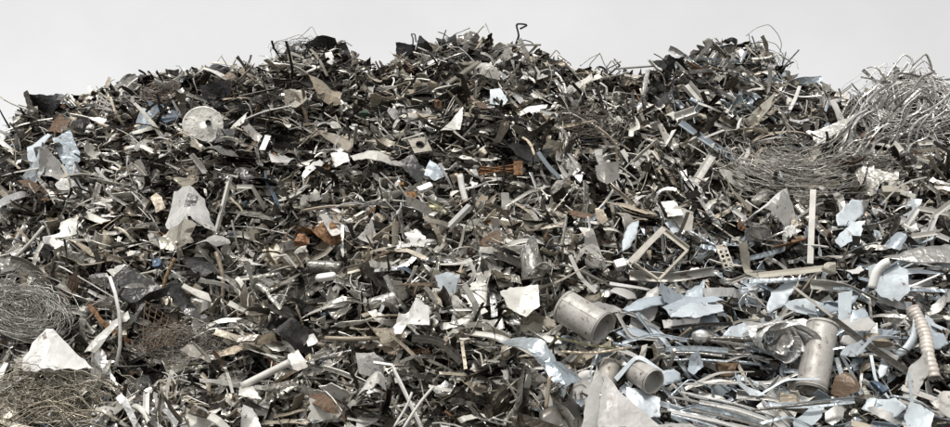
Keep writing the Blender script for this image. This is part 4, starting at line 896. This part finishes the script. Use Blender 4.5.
wire([(96, 86), (102, 94), (112, 100)], .008, 'tan', 'thin tan wire poking up above the checkered cage', None, lift=.1)
wire([(270, 52), (276, 42), (290, 38), (300, 34), (306, 40)], .007, 'tan', 'thin wire curling over the tangled crest dome', None, lift=.0)
wire([(296, 40), (304, 34), (312, 26), (318, 38)], .006, 'grey', 'fine wire pointing highest above the tangled crest dome', None, lift=.0)
wire([(272, 58), (270, 48), (280, 44)], .006, 'grey', 'fine wire hooking out beside the tangled crest dome', None, lift=.0)
for q, (a, b, c_) in enumerate([((428, 64), (440, 48), (446, 30)), ((446, 44), (455, 34), (470, 28)), ((470, 44), (480, 30), (484, 26)), ((452, 40), (444, 34), (438, 32)), ((330, 48), (342, 40), (352, 46)), ((548, 60), (556, 50), (560, 54))]):
    wire([a, b, c_], .012, ['dgrey', 'grey', 'tan'][q % 3], ['dark rod', 'grey rod', 'tan rod', 'short dark rod', 'grey bent rod', 'tan bent rod'][q] + ' poking above the crest, ' + ['right of the black crest panel', 'over the highest shreds', 'left of the black crest hook', 'among the highest shreds', 'right of the tangled crest dome', 'right of the plank on the crest'][q], None, lift=.05)

# tangles of thin wire
nest('wire_tangle', 'wide fan of fine combed grey wire on the right slope', 'the fan of combed wire', 782, 174, 50, 36, 340, (.46, .44, .40), (20, 28), (-1.06, -.55), .0032, .45, 3, (.4, 1.6), (.3, 1.5), .5, .12, twoway=False, jit=.3)
nest('wire_tangle', 'second swirl of fine grey wire beside the fan, under the twisted profiles', None, 876, 168, 48, 24, 150, (.38, .36, .33), (14, 16), (-1.0, -.5), .0035, .35, 4, (.4, 1.3), (.3, 1.1), .3, .06)
nest('wire_tangle', 'loose tangled ball of thin grey-brown wire at the lower left end', 'the lower left wire ball', 22, 312, 46, 36, 300, (.46, .445, .41), (0, 0), (-1, 1), .0032, .4, 5, (1.0, 3.2), (.1, 1.0), .35, .5)
nest('wire_tangle', 'straw-like nest of brownish wire at the bottom left foot of the heap', 'the straw-like wire nest', 55, 402, 66, 32, 400, (.46, .42, .34), (0, -4), (-1, 1), .004, .25, 6, (.5, 2.0), (.1, 1.1), .35, .8)
nest('wire_tangle', 'small ball of brown springy wire near the end of the crest', 'the springy crest wire', 163, 92, 22, 13, 150, (.2, .17, .14), (0, 0), (-1, 1), .0035, .35, 7, (1, 3), (.1, 1.1), .3, .6)
nest('wire_tangle', 'domed clump of tangled dark wire on the left crest', 'the tangled crest dome', 302, 50, 26, 11, 80, (.10, .09, .08), (0, 0), (-1, 1), .004, .1, 8, (.6, 2), (.2, 1.15), .3, .8)
nest('wire_tangle', 'tangle of grey wire hanging off the right peak', 'the peak wire tangle', 764, 62, 22, 16, 70, (.25, .245, .23), (0, 0), (-1, 1), .006, .1, 9, (.5, 1.6), (.3, 1.2), .5, .6)
nest('wire_tangle', 'looping pale wire woven through the twisted bright profiles', None, 908, 106, 42, 34, 170, (.6, .59, .57), (0, 0), (-1, 1), .006, .35, 21, (.5, 2.2), (.2, 1.2), .5, .25)
nest('wire_tangle', 'matted fine brown wire around the rusty wire grid', None, 185, 345, 42, 14, 260, (.26, .235, .2), (0, 0), (-1, 1), .0035, .3, 10, (.4, 1.6), (.3, 1.1), .4, .4)
nest('wire_tangle', 'tangle of fine dark wire below the white boat-shaped sheet', None, 590, 125, 30, 18, 160, (.14, .12, .1), (0, 0), (-1, 1), .004, .45, 11, (.6, 2), (.3, 1.1), .4, .4)
g = np.random.default_rng(61)
for q in range(7):
    x0, y0 = g.uniform(2, 60), g.uniform(398, 425)
    wire([(x0, y0), (x0 + 22, y0 - 14), (x0 + 44, y0 - 18 + g.uniform(-4, 6)), (x0 + 62, y0 - g.uniform(-6, 8))], .011, (.33, .29, .22), '', None, lift=.85 + .04 * q, name='thick_wire', cat='wire')
    o = S.objects[-1] if False else bpy.data.objects[[o.name for o in COL.objects][-1]]
    o['group'] = 'thicker pale wires on the straw-like nest'; o['label'] = 'thick pale bowed wire lying on the straw-like wire nest'
# ================================================================== loose scrap: individuals
def zone(px, py):
    """what the heap is made of there: (share of cool light pieces, share dark, share of long thin pieces, main direction in degrees)"""
    cool = np.clip((px - 480) / 260, 0, 1) * np.clip((py - 190) / 90, 0, 1)
    cool = max(cool, .55 * (px > 660) * (py < 135))
    dark = .31 + .2 * math.exp(-((px - 235) ** 2 / 60 ** 2 + (py - 180) ** 2 / 26 ** 2)) + .3 * math.exp(-((px - 20) ** 2 / 35 ** 2 + (py - 232) ** 2 / 25 ** 2)) \
        + .3 * math.exp(-((px - 530) ** 2 / 50 ** 2 + (py - 150) ** 2 / 14 ** 2)) + .3 * math.exp(-((px - 500) ** 2 / 40 ** 2 + (py - 395) ** 2 / 25 ** 2)) + .03 * (py < 100) - .11 * (py > 190) * (px < 620)  # extra dark pieces in these spots paint the shade of the hollows
    ang = -20 if px < 260 and py > 180 else (-12 if py < 150 and px < 500 else (-42 if 480 < px < 720 and py < 300 else (-15 if px > 640 else 10)))
    return cool, dark, ang
PAL = [  # colour, word, material
    ((.016, .015, .013), 'black', 'dirty'), ((.03, .027, .023), 'blackened', 'dirty'), ((.055, .047, .036), 'dark brown-grey', 'dirty'), ((.08, .075, .067), 'dark grey', 'bare'), ((.17, .16, .14), 'dull grey', 'bare'),
    ((.34, .325, .29), 'grey', 'bare'), ((.37, .335, .275), 'warm grey', 'satin'), ((.62, .595, .54), 'light grey', 'bare'), ((.6, .58, .53), 'light grey', 'satin'), ((.76, .735, .67), 'off-white', 'clean'), ((.84, .82, .78), 'white', 'clean'), ((.8, .79, .77), 'bright', 'shiny'),
    ((.45, .51, .56), 'blue-grey', 'bare'), ((.58, .64, .68), 'pale blue', 'clean'), ((.36, .30, .22), 'tan', 'paint'), ((.13, .095, .065), 'brown', 'rust'), ((.48, .42, .33), 'beige', 'paint'), ((.10, .14, .19), 'slate blue', 'paint'), ((.28, .15, .075), 'rust orange', 'rust')]
PD, PM, PL_, PC, PW = [0, 1, 2, 3, 2], [4, 5, 6, 5, 6, 4], [7, 8, 9, 10, 11, 9, 16], [12, 13, 11, 12, 7, 9], [14, 15, 16, 6, 6, 14]
def pick(g, px, py):
    cool, dark, _ = zone(px, py); r = g.random()
    if g.random() < .006: return PAL[18]
    if g.random() < .006: return PAL[17]
    if r < dark * (1 - .3 * cool): return PAL[g.choice(PD)]
    if g.random() < cool * .66: return PAL[g.choice(PC)]
    r = g.random()
    if r < .28: return PAL[g.choice(PM)]
    if r < .36: return PAL[g.choice(PW)]
    return PAL[g.choice(PL_)]
def orient(g, px, py, loose=.5):
    """pieces lie more or less with the slope; some stand up"""
    _, _, ang = zone(px, py)
    lay = np.clip((560 - px) / 120, 0, 1) * np.clip((215 - py) / 40, 0, 1)
    n0 = np.array([0, -.62, .78]) * (1 - lay) + np.array([0, -.25, .97]) * lay; loose = loose * (1 - .35 * lay)
    n = nrm(n0 + g.normal(0, loose, 3) * [1, .8, .8])
    a = R(ang + g.normal(0, 30)) if g.random() < .8 else g.uniform(0, math.pi)
    x = np.array([math.cos(a), -.55 * math.sin(a) * -1, .83 * math.sin(a)])
    return basis(n, x)

KINDS = [  # name, category, words, how many
    ('crumpled_sheet', 'metal sheet', ['crumpled sheet', 'scrunched sheet'], 290),
    ('folded_sheet', 'metal sheet', ['folded sheet', 'bent plate'], 290),
    ('torn_strip', 'metal strip', ['torn strip', 'curled strip'], 290),
    ('angle_bar', 'metal bar', ['angle bar', 'channel bar'], 230),
    ('pipe_offcut', 'pipe', ['pipe offcut', 'thin rod'], 190),
    ('crushed_can', 'crushed can', ['crushed can', 'crushed box'], 180),
    ('curved_panel', 'metal panel', ['curved panel', 'dished panel'], 270),
    ('creased_panel', 'metal panel', ['creased panel', 'double-bent panel'], 280),
    ('long_ribbon', 'metal strip', ['long ribbon', 'long wavy band'], 290),
    ('draped_sheet', 'metal sheet', ['draped sheet', 'drooping sheet'], 130),
]
GRP = {'crumpled_sheet': 'crumpled sheets all over the heap', 'folded_sheet': 'folded and bent sheets all over the heap', 'torn_strip': 'torn strips all over the heap', 'angle_bar': 'angle and channel bars all over the heap', 'pipe_offcut': 'pipe offcuts and rods all over the heap', 'crushed_can': 'crushed cans and boxes all over the heap', 'curved_panel': 'curved panels all over the heap', 'creased_panel': 'creased panels all over the heap', 'long_ribbon': 'long ribbons winding through the heap', 'draped_sheet': 'long sheets drooping in layers on the upper slope'}
g = np.random.default_rng(2024)
cands = []
cell = {}
def free(px, py, r):
    cx, cy = int(px // 14), int(py // 14)
    for a in (-1, 0, 1):
        for b in (-1, 0, 1):
            for (x, y, q) in cell.get((cx + a, cy + b), ()):
                if (x - px) ** 2 + (y - py) ** 2 < (.5 * (r + q)) ** 2: return False
    cell.setdefault((cx, cy), []).append((px, py, r)); return True
jobs = [k for k, (_, _, _, n) in enumerate(KINDS) for _ in range(n)]
g.shuffle(jobs)
INDIV = []
clus = 0; pv = None
for kd in jobs:
    if clus > 0: kd = pv[2]
    name, cat, wordsk, _ = KINDS[kd]
    for tries in range(60):
        px, py = g.uniform(-4, 954), g.uniform(36, 429)
        if clus > 0 and tries < 4:
            px, py = pv[0] + g.normal(0, 9), pv[1] + g.normal(0, 6)
            l, nn = hit(px, py, tree_env)
            if l is not None and not masked(px, py): mk_ = 0; break
            continue
        clus = 0
        if py < 150 and g.random() < .2: continue
        if kd == 9: px, py = g.uniform(110, 520) if g.random() < .75 else g.uniform(480, 860), g.uniform(110, 310)
        l, nn = hit(px, py, tree_env)
        if l is None: continue
        if (px < 110 and (py > 365 or (py > 285 and px < 60))) and g.random() < .5: continue      # the wire nests
        if 735 < px < 850 and 150 < py < 200 and g.random() < .6: continue
        if px > 865 and 66 < py < 150 and g.random() < .7: continue
        mk_ = masked(px, py)
        if mk_ and g.random() < .75: continue
        if not free(px, py, 10 if tries < 30 else 6): continue
        break
    else: continue
    far = l[1] / 15.0
    big = g.lognormal(0, .45) * (1.0 if py > 150 else .9)
    if mk_: lift = g.uniform(.0, .12)
    else: lift = g.uniform(-.18, .36)
    if py < np.interp(px, SKY[:, 0], SKY[:, 1]) + 14: lift = g.uniform(-.05, .15)
    if clus > 0 and g.random() < .5: c, word, mt = pv[4]
    else: c, word, mt = pick(g, px, py)
    pc = (c, word, mt)
    c = np.array(c) * g.uniform(.85, 1.15); sm = False; wv = 0
    if kd == 0:
        w = .48 * min(big, 1.8); V, F = gen_sheet(g, w, w * g.uniform(.35, .8), .005, 15, 12, g.integers(0, 3), g.uniform(.2, .65), 0, .10); wv = int(g.random() < .5)
    elif kd == 1:
        w = .46 * big; wv = int(g.random() < .5); V, F = gen_sheet(g, w, w * g.uniform(.22, .6), .005, 11, 8, 1 + int(g.random() < .6), g.uniform(.05, .22), g.choice([0, 0, g.uniform(.6, 1.8)]), .06)
    elif kd == 2:
        L = .66 * big; wv = int(g.random() < .4); V, F = gen_bar(g, L, g.uniform(.04, .10), g.choice(['flat', 'cup', 'cup']), .004, 12, g.normal(0, .35 + 1.3 * wv), int(g.random() < .4), .6, .05, g.random() < .3); sm = g.random() < .5
    elif kd == 3:
        L = .64 * big; wv = int(g.random() < .5); V, F = gen_bar(g, L, g.uniform(.04, .085), ['L', 'C'][wv], .005, 8, g.normal(0, .2), int(g.random() < .4), .35, .03)
    elif kd == 4:
        L = .56 * big; wv = int(g.random() < .55); V, F = gen_bar(g, L, g.uniform(.012, .022) if wv else g.uniform(.035, .075), 'hex' if wv else 'round', .004, 12, g.normal(0, .4), int(g.random() < .5), .2, .05); sm = True
    elif kd == 6:
        w = .36 * min(big, 1.6) * (1 + .3 * (px > 600 and py > 280)); wv = int(g.random() < .4); V, F = gen_sheet(g, w, w * g.uniform(.4, .9), .005, 13, 7, 0, g.uniform(.0, .08), g.choice([-1, 1]) * g.uniform(.9, 2.6), .05); sm = True
        if g.random() < .5: mt = 'satin'
    elif kd == 8:
        L = g.uniform(.65, 1.25); wv = int(g.random() < .5); V, F = gen_bar(g, L, g.uniform(.022, .075), g.choice(['flat', 'cup', 'flat', 'L']), .004, 22, g.normal(0, .7), int(g.random() < .5) + wv, 1.1, .16, g.random() < .3); sm = False
    elif kd == 9:
        w = g.uniform(.55, 1.0); wv = int(g.random() < .5); V, F = gen_sheet(g, w, w * g.uniform(.16, .32), .005, 18, 8, 0, g.uniform(.05, .3), -g.uniform(.3, 1.3), .07); sm = True
        if mt in ('clean', 'shiny') and g.random() < .6: c, word, mt = (np.array(PAL[3][0]), PAL[3][1], 'bare') if g.random() < .5 else (np.array(PAL[5][0]), PAL[5][1], 'bare')
    elif kd == 7:
        w = .56 * min(big, 1.9); wv = int(g.random() < .5); V, F = gen_sheet(g, w, w * g.uniform(.15, .38), .006, 12, 7, 2 + wv, g.uniform(.03, .2), 0, .05)
    else:
        a = .17 * big; wv = int(g.random() < .5); V, F = gen_lump(g, a * g.uniform(1, 1.8), a, a * g.uniform(.4, .9), g.uniform(.5, 1), 0 if wv else .55, 6, 7)
    B = orient(g, px, py, .5 if kd < 2 else .45)
    if kd == 9: B = basis(nrm([g.normal(0, .2), -.4, .9]), [1, 0, R(-14 + g.normal(0, 12))])
    if clus > 0:
        B = np.linalg.qr(pv[3] + g.normal(0, .11, (3, 3)))[0]; B = B * np.sign((B * pv[3]).sum(0)); lift = pv[5] + g.normal(0, .07); clus -= 1
    elif kd in (0, 1, 2, 3, 6, 7, 8, 9) and not mk_ and g.random() < (.5 if px < 560 and py < 300 else .35): clus = int(g.integers(2, 6))
    pv = (px, py, kd, B, pc, lift)
    A = l - ray(px, py) * lift
    V = V @ B.T; ex = np.ptp(V, axis=0); Vc = (V.max(0) + V.min(0)) / 2
    smp = V[::max(1, len(V) // 24)] - Vc + A; hitm = [masked(*proj(p_)[:2]) for p_ in smp]
    if np.mean(hitm) > .12:
        A = A - ray(px, py) * (-.4)      # keep it behind the larger pieces that lie on top
        clus = 0
    o = mk(name, V - Vc, [F], mt, c, sm); o.location = A + Vc * 0
    long_ = max(ex); q0, q1 = proj(A + B[:, 0] * long_ / 2), proj(A - B[:, 0] * long_ / 2)
    aa = math.degrees(math.atan2(-(q1[1] - q0[1]), q1[0] - q0[0])) % 180; pxlen = long_ / mpp(A)
    INDIV.append(dict(o=o, px=px, py=py, size=long_, color=word, noun=wordsk[wv], ang=aa, flat=kd in (2, 3, 4, 7, 8, 9), cat=cat, grp=GRP[name], mat=mt))

# a ragged rim of pieces standing up along the crest
for q in range(130):
    px = g.uniform(0, 950); sky = np.interp(px, SKY[:, 0], SKY[:, 1])
    l, nn = hit(px, sky + g.uniform(2, 9))
    if l is None: continue
    c, word, mt = pick(g, px, 60)
    while c[0] > .4: c, word, mt = pick(g, px, 60)
    kd = g.choice([0, 0, 0, 1, 2, 2]); c = np.array(c) * g.uniform(.7, 1.1)
    if kd == 0: V, F = gen_sheet(g, g.uniform(.25, .55), g.uniform(.15, .3), .005, 8, 7, 1, g.uniform(.1, .4)); nm, nt_, ct = 'folded_sheet', 'bent plate', 'metal sheet'
    elif kd == 1: V, F = gen_bar(g, g.uniform(.25, .55), g.uniform(.025, .05), g.choice(['flat', 'L']), .005, 9, g.normal(0, 1), 1, .6, .08); nm, nt_, ct = 'torn_strip', 'torn strip', 'metal strip'
    else: V, F = gen_sheet(g, g.uniform(.25, .5), g.uniform(.18, .32), .005, 12, 10, 0, g.uniform(.4, .8)); nm, nt_, ct = 'crumpled_sheet', 'crumpled sheet', 'metal sheet'
    x = nrm([g.choice([-1, 1]), g.normal(0, .3), g.normal(0, .45)]); B = basis(nrm([g.normal(0, .5), -1, g.normal(.6, .5)]), x)
    A = l + [0, 0, .02]; V = V @ B.T; ex = np.ptp(V, axis=0)
    o = mk(nm, V - (V.max(0) + V.min(0)) / 2, [F], mt, c, False); o.location = A
    q0, q1 = proj(A + B[:, 0]), proj(A - B[:, 0]); aa = math.degrees(math.atan2(-(q1[1] - q0[1]), q1[0] - q0[0])) % 180
    INDIV.append(dict(o=o, px=px, py=proj(A)[1], size=max(ex), color=word, noun=nt_, ang=aa, flat=kd == 1, cat=ct, grp=GRP[nm], mat=mt, crest=1))

# ------------------------------------------------------------------ the uncountable small stuff
def stuff(name, n, gens, mats, size, lifts, seed, screen=.55, extra=0., pal=None):
    g = np.random.default_rng(seed)
    T = [gens(g) for _ in range(90)]
    T = [(v / np.ptp(v, axis=0).max(), f) for v, f in T]
    buck = {m: [[], [], [], 0] for m in mats}
    cnt = 0
    while cnt < n:
        if g.random() < screen:
            px, py = g.uniform(-30, 980), g.uniform(40, 440); l, nn = hit(px, py)
            if l is None: continue
        else:
            x, y = g.uniform(-12, 12), g.uniform(11.3, 21); z = float(hz(np.array([x]), np.array([y]))[0]); l = np.array([x, y, z])
            px, py, _ = proj(l)
        c, w, mt = pick(g, px, py)
        if g.random() < .12: c, w, mt = PAL[g.choice(PD)]
        if mt not in buck: mt = mats[0]
        inm = masked(px, py)
        lf = g.uniform(*lifts) * (.2 if inm else 1) - (.08 if inm else 0)
        sy = np.interp(px, SKY[:, 0], SKY[:, 1])
        if py < sy + 14: lf = min(lf, .06)
        if py < sy + 12 and size > .25 and g.random() < .6: continue
        A = l + np.array([0, -.72, .69]) * lf
        v, f = T[g.integers(0, 90)]; s = g.lognormal(math.log(size), .45)
        s = min(s, size * 2.2)
        B = orient(g, px, py, .8)
        b = buck[mt]; b[0].append((v * s) @ B.T + A); b[1].append(f + b[3]); b[2].append(np.tile(np.array(c) * g.uniform(.75, 1.15), (len(v), 1))); b[3] += len(v)
        cnt += 1
    first = None
    V = []; F = []; Cc = []; mi = []; off = 0; k = 0
    for m in mats:
        b = buck[m]
        if not b[0]: continue
        V.append(np.vstack(b[0])); ff = np.vstack(b[1]); F.append(ff + off); Cc.append(np.vstack(b[2])); mi.append(np.full(len(ff), k)); off += b[3]; k += 1
    o = mk(name, np.vstack(V), [np.vstack(F)], mats[0], np.vstack(Cc), False)
    o.data.materials.clear()
    for m in mats:
        if buck[m][0]: o.data.materials.append(M[m])
    o.data.polygons.foreach_set('material_index', np.concatenate(mi).astype(np.int32))
    o['kind'] = 'stuff'
    return o
MS = ['dirty', 'bare', 'clean', 'satin', 'shiny', 'paint', 'rust']
o = stuff('scrap_shreds', 11000, lambda g: gen_sheet(g, 1, g.uniform(.22, .7), .02, 8, 6, int(g.random() < .6), g.uniform(.3, .9), g.choice([0, 0, g.uniform(-2, 2)]), .12), MS, .20, (-.02, .30), 11)
o['label'] = 'small torn and crumpled metal shreds filling the whole heap'; o['category'] = 'metal shreds'
o = stuff('scrap_slivers', 8000, lambda g: gen_bar(g, 1, g.uniform(.04, .14), g.choice(['flat', 'cup']), .012, 11, g.normal(0, .9), int(g.random() < .4), .9, .12), MS, .40, (.0, .36), 12)
o['label'] = 'thin strips and slivers of metal filling the whole heap'; o['category'] = 'metal slivers'
o = stuff('scrap_wire_bits', 3000, lambda g: sweep_thin(gen_path(g, 1, 8, g.normal(0, .9), int(g.random() < .5), .08), g.uniform(.008, .016)), MS, .42, (.05, .36), 13)
o['label'] = 'short ends of wire and rod strewn over the whole heap'; o['category'] = 'wire ends'
o = stuff('scrap_lumps', 2000, lambda g: gen_lump(g, 1, g.uniform(.5, .9), g.uniform(.3, .8), 1, .4, 4, 6), MS, .10, (.0, .26), 14)
o['label'] = 'small crushed lumps of metal filling the whole heap'; o['category'] = 'metal lumps'

# ------------------------------------------------------------------ labels of the loose scrap: look, then place among the pieces one can name
HX = np.array([h[0] for h in HERO]); HY = np.array([h[1] for h in HERO])
def rel(dx, dy, d):
    a = math.degrees(math.atan2(-dy, dx)) % 360
    w = ['right of', 'upper right of', 'above', 'upper left of', 'left of', 'lower left of', 'below', 'lower right of'][int(((a + 22.5) % 360) // 45)]
    return ('just ' if d < 24 else '') + w
def looks(it):
    a = it['ang']
    t = 'level' if a < 22 or a > 158 else ('steep' if 62 < a < 118 else ('sloping up' if a <= 62 else 'sloping down'))
    s = it['size']; z = 'small' if s < .26 else ('' if s < .42 else ('large' if not it['flat'] else 'long'))
    return z, t
autos = []
for o in list(COL.objects):
    if o.get('label') == 'AUTO':
        v = np.array([c[:] for c in o.bound_box]); p = proj(v.mean(0) + np.array(o.location))
        autos.append(dict(o=o, px=p[0], py=p[1], size=np.ptp(v, axis=0).max(), look=o['autolook'], ang=90, flat=True)); del o['autolook']
seen = {}
def label_for(it, lvl):
    d = np.hypot(HX - it['px'], HY - it['py']); idx = np.argsort(d); h = idx[0]; dx, dy = it['px'] - HX[h], it['py'] - HY[h]
    z, t = looks(it); r = rel(dx, dy, d[h]); lm = HERO[h][2]
    if 'look' in it:
        base = it['look']
        if 'offcut' in base: return f"{z} {base}, {t if not it['flat'] else ''} {r} {lm}".replace(',  ', ', ').strip() if lvl == 0 else f"{z} {base} {r} {lm}".strip()
        if 'profile' in base: lmk = ('high' if it['py'] < 85 else 'midway' if it['py'] < 115 else 'low') + ' in the mound of twisted profiles'; base = (z + ' ' + base).strip()
        else: lmk = ''
        return (base + ' ' + lmk).strip() if lvl == 0 else (base + ' ' + lmk).strip()
    base = f"{z} {it['color']} {it['noun']}".strip()
    if lvl == 0: return f"{base} {r} {lm}"
    return f"{base}, {t}, {r} {lm}"
pend = INDIV + autos
lab = [label_for(it, 0) for it in pend]
from collections import Counter
c0 = Counter(lab); lab = [l if c0[l] == 1 else label_for(it, 1) for l, it in zip(lab, pend)]
by = {}
for l, it in zip(lab, pend): by.setdefault(l, []).append(it)
for l, its in by.items():
    if len(its) == 1: its[0]['o']['label'] = l; continue
    # order the look-alikes from the top of the heap down, or from one side to the other
    xs = [i['px'] for i in its]; ys = [i['py'] for i in its]; vert = np.ptp(ys) > np.ptp(xs)
    its.sort(key=lambda i: i['py'] if vert else i['px'])
    n = len(its); ow = ['first', 'second', 'third', 'fourth', 'fifth', 'sixth', 'seventh', 'eighth', 'ninth', 'tenth', 'eleventh', 'twelfth', 'thirteenth', 'fourteenth', 'fifteenth', 'sixteenth', 'seventeenth', 'eighteenth']
    for k, i in enumerate(its):
        if n == 2: w = ['upper', 'lower'][k] if vert else ['left one of two,', 'right one of two,'][k]
        else: w = (ow[min(k, 17)] + (' from top,' if vert else ' from left,')) if k < n - 1 else ('lowest' if vert else 'rightmost')
        L_ = f"{w} {l}"
        if len(L_.split()) > 16: L_ = f"{w} {label_for(i, 0)}"
        if len(L_.split()) > 16: L_ = L_.replace(' the ', ' ').replace(' long ', ' ').replace(' large ', ' ').replace(', sloping', ' sloping').replace(' dark brown-grey', ' brown-grey').replace(' warm grey', ' grey').replace('lower right of', 'below').replace('lower left of', 'below').replace('upper right of', 'above').replace('upper left of', 'above')
        i['o']['label'] = L_
for it in INDIV: it['o']['category'] = it['cat']; it['o']['group'] = it['grp']
ct = Counter(o.get('label') for o in COL.objects if o.get('label'))
print('DUP LABELS', [k for k, v in ct.items() if v > 1][:10], 'INDIV', len(INDIV), 'LONG', sum(len(k.split()) > 16 for k in ct), [k for k in ct if len(k.split()) > 16][:6])
# ================================================================== light: bright overcast
w = bpy.data.worlds.new('World'); S.world = w; w.use_nodes = True
nt = w.node_tree; N = nt.nodes; L = nt.links; bg = N['Background']
SUN_EL, SUN_AZ = R(58), R(200)          # azimuth clockwise from +Y
sk = N.new('ShaderNodeTexSky'); sk.sky_type = 'NISHITA'; sk.sun_disc = False; sk.sun_elevation = SUN_EL; sk.sun_rotation = SUN_AZ; sk.air_density = 1.5; sk.dust_density = 4
hs = N.new('ShaderNodeHueSaturation'); hs.inputs['Saturation'].default_value = .25; L.new(sk.outputs[0], hs.inputs['Color'])
# cloud sheet: even grey, paler low on the left, heavier high on the right
tc = N.new('ShaderNodeTexCoord'); sp = N.new('ShaderNodeSeparateXYZ'); L.new(tc.outputs['Generated'], sp.inputs[0])
nz = N.new('ShaderNodeTexNoise'); nz.inputs['Scale'].default_value = 4.5; nz.inputs['Detail'].default_value = 5; nz.inputs['Roughness'].default_value = .55; L.new(tc.outputs['Generated'], nz.inputs['Vector'])
def mth(op, a, b):
    n = N.new('ShaderNodeMath'); n.operation = op
    for i, v in enumerate((a, b)):
        if isinstance(v, (int, float)): n.inputs[i].default_value = v
        else: L.new(v, n.inputs[i])
    return n.outputs[0]
SKYB = 9.25
v = mth('ADD', mth('MULTIPLY', sp.outputs['X'], -1.6), mth('MULTIPLY', sp.outputs['Z'], -2.6))
v = mth('ADD', v, SKYB)
v = mth('ADD', v, mth('MULTIPLY', mth('SUBTRACT', nz.outputs['Fac'], 0.5), 3.2))
v = mth('MAXIMUM', v, 5.2)
cc = N.new('ShaderNodeCombineColor'); 
L.new(v, cc.inputs[0]); L.new(mth('MULTIPLY', v, 1.0), cc.inputs[1]); L.new(mth('MULTIPLY', v, .995), cc.inputs[2])
mx = N.new('ShaderNodeMix'); mx.data_type = 'RGBA'; mx.inputs[0].default_value = .92; L.new(hs.outputs[0], mx.inputs[6]); L.new(cc.outputs[0], mx.inputs[7])
L.new(mx.outputs[2], bg.inputs['Color']); bg.inputs['Strength'].default_value = .1
sl = bpy.data.lights.new('sun', 'SUN'); so = bpy.data.objects.new('sun', sl); COL.objects.link(so)
sl.energy = 3.1; sl.angle = R(10); sl.color = (1, .97, .93)
d = Vector((math.sin(SUN_AZ) * math.cos(SUN_EL), math.cos(SUN_AZ) * math.cos(SUN_EL), math.sin(SUN_EL)))
so.rotation_euler = (-d).to_track_quat('-Z', 'Y').to_euler(); so.location = (0, 0, 30)
S.view_settings.view_transform = 'Standard'; S.view_settings.look = 'None'; S.view_settings.gamma = 1; S.view_settings.exposure = 0
S.view_settings.use_curve_mapping = False
S.render.engine = 'CYCLES'; S.cycles.max_bounces = 5; S.cycles.diffuse_bounces = 1; S.cycles.glossy_bounces = 3
S.cycles.use_denoising = True
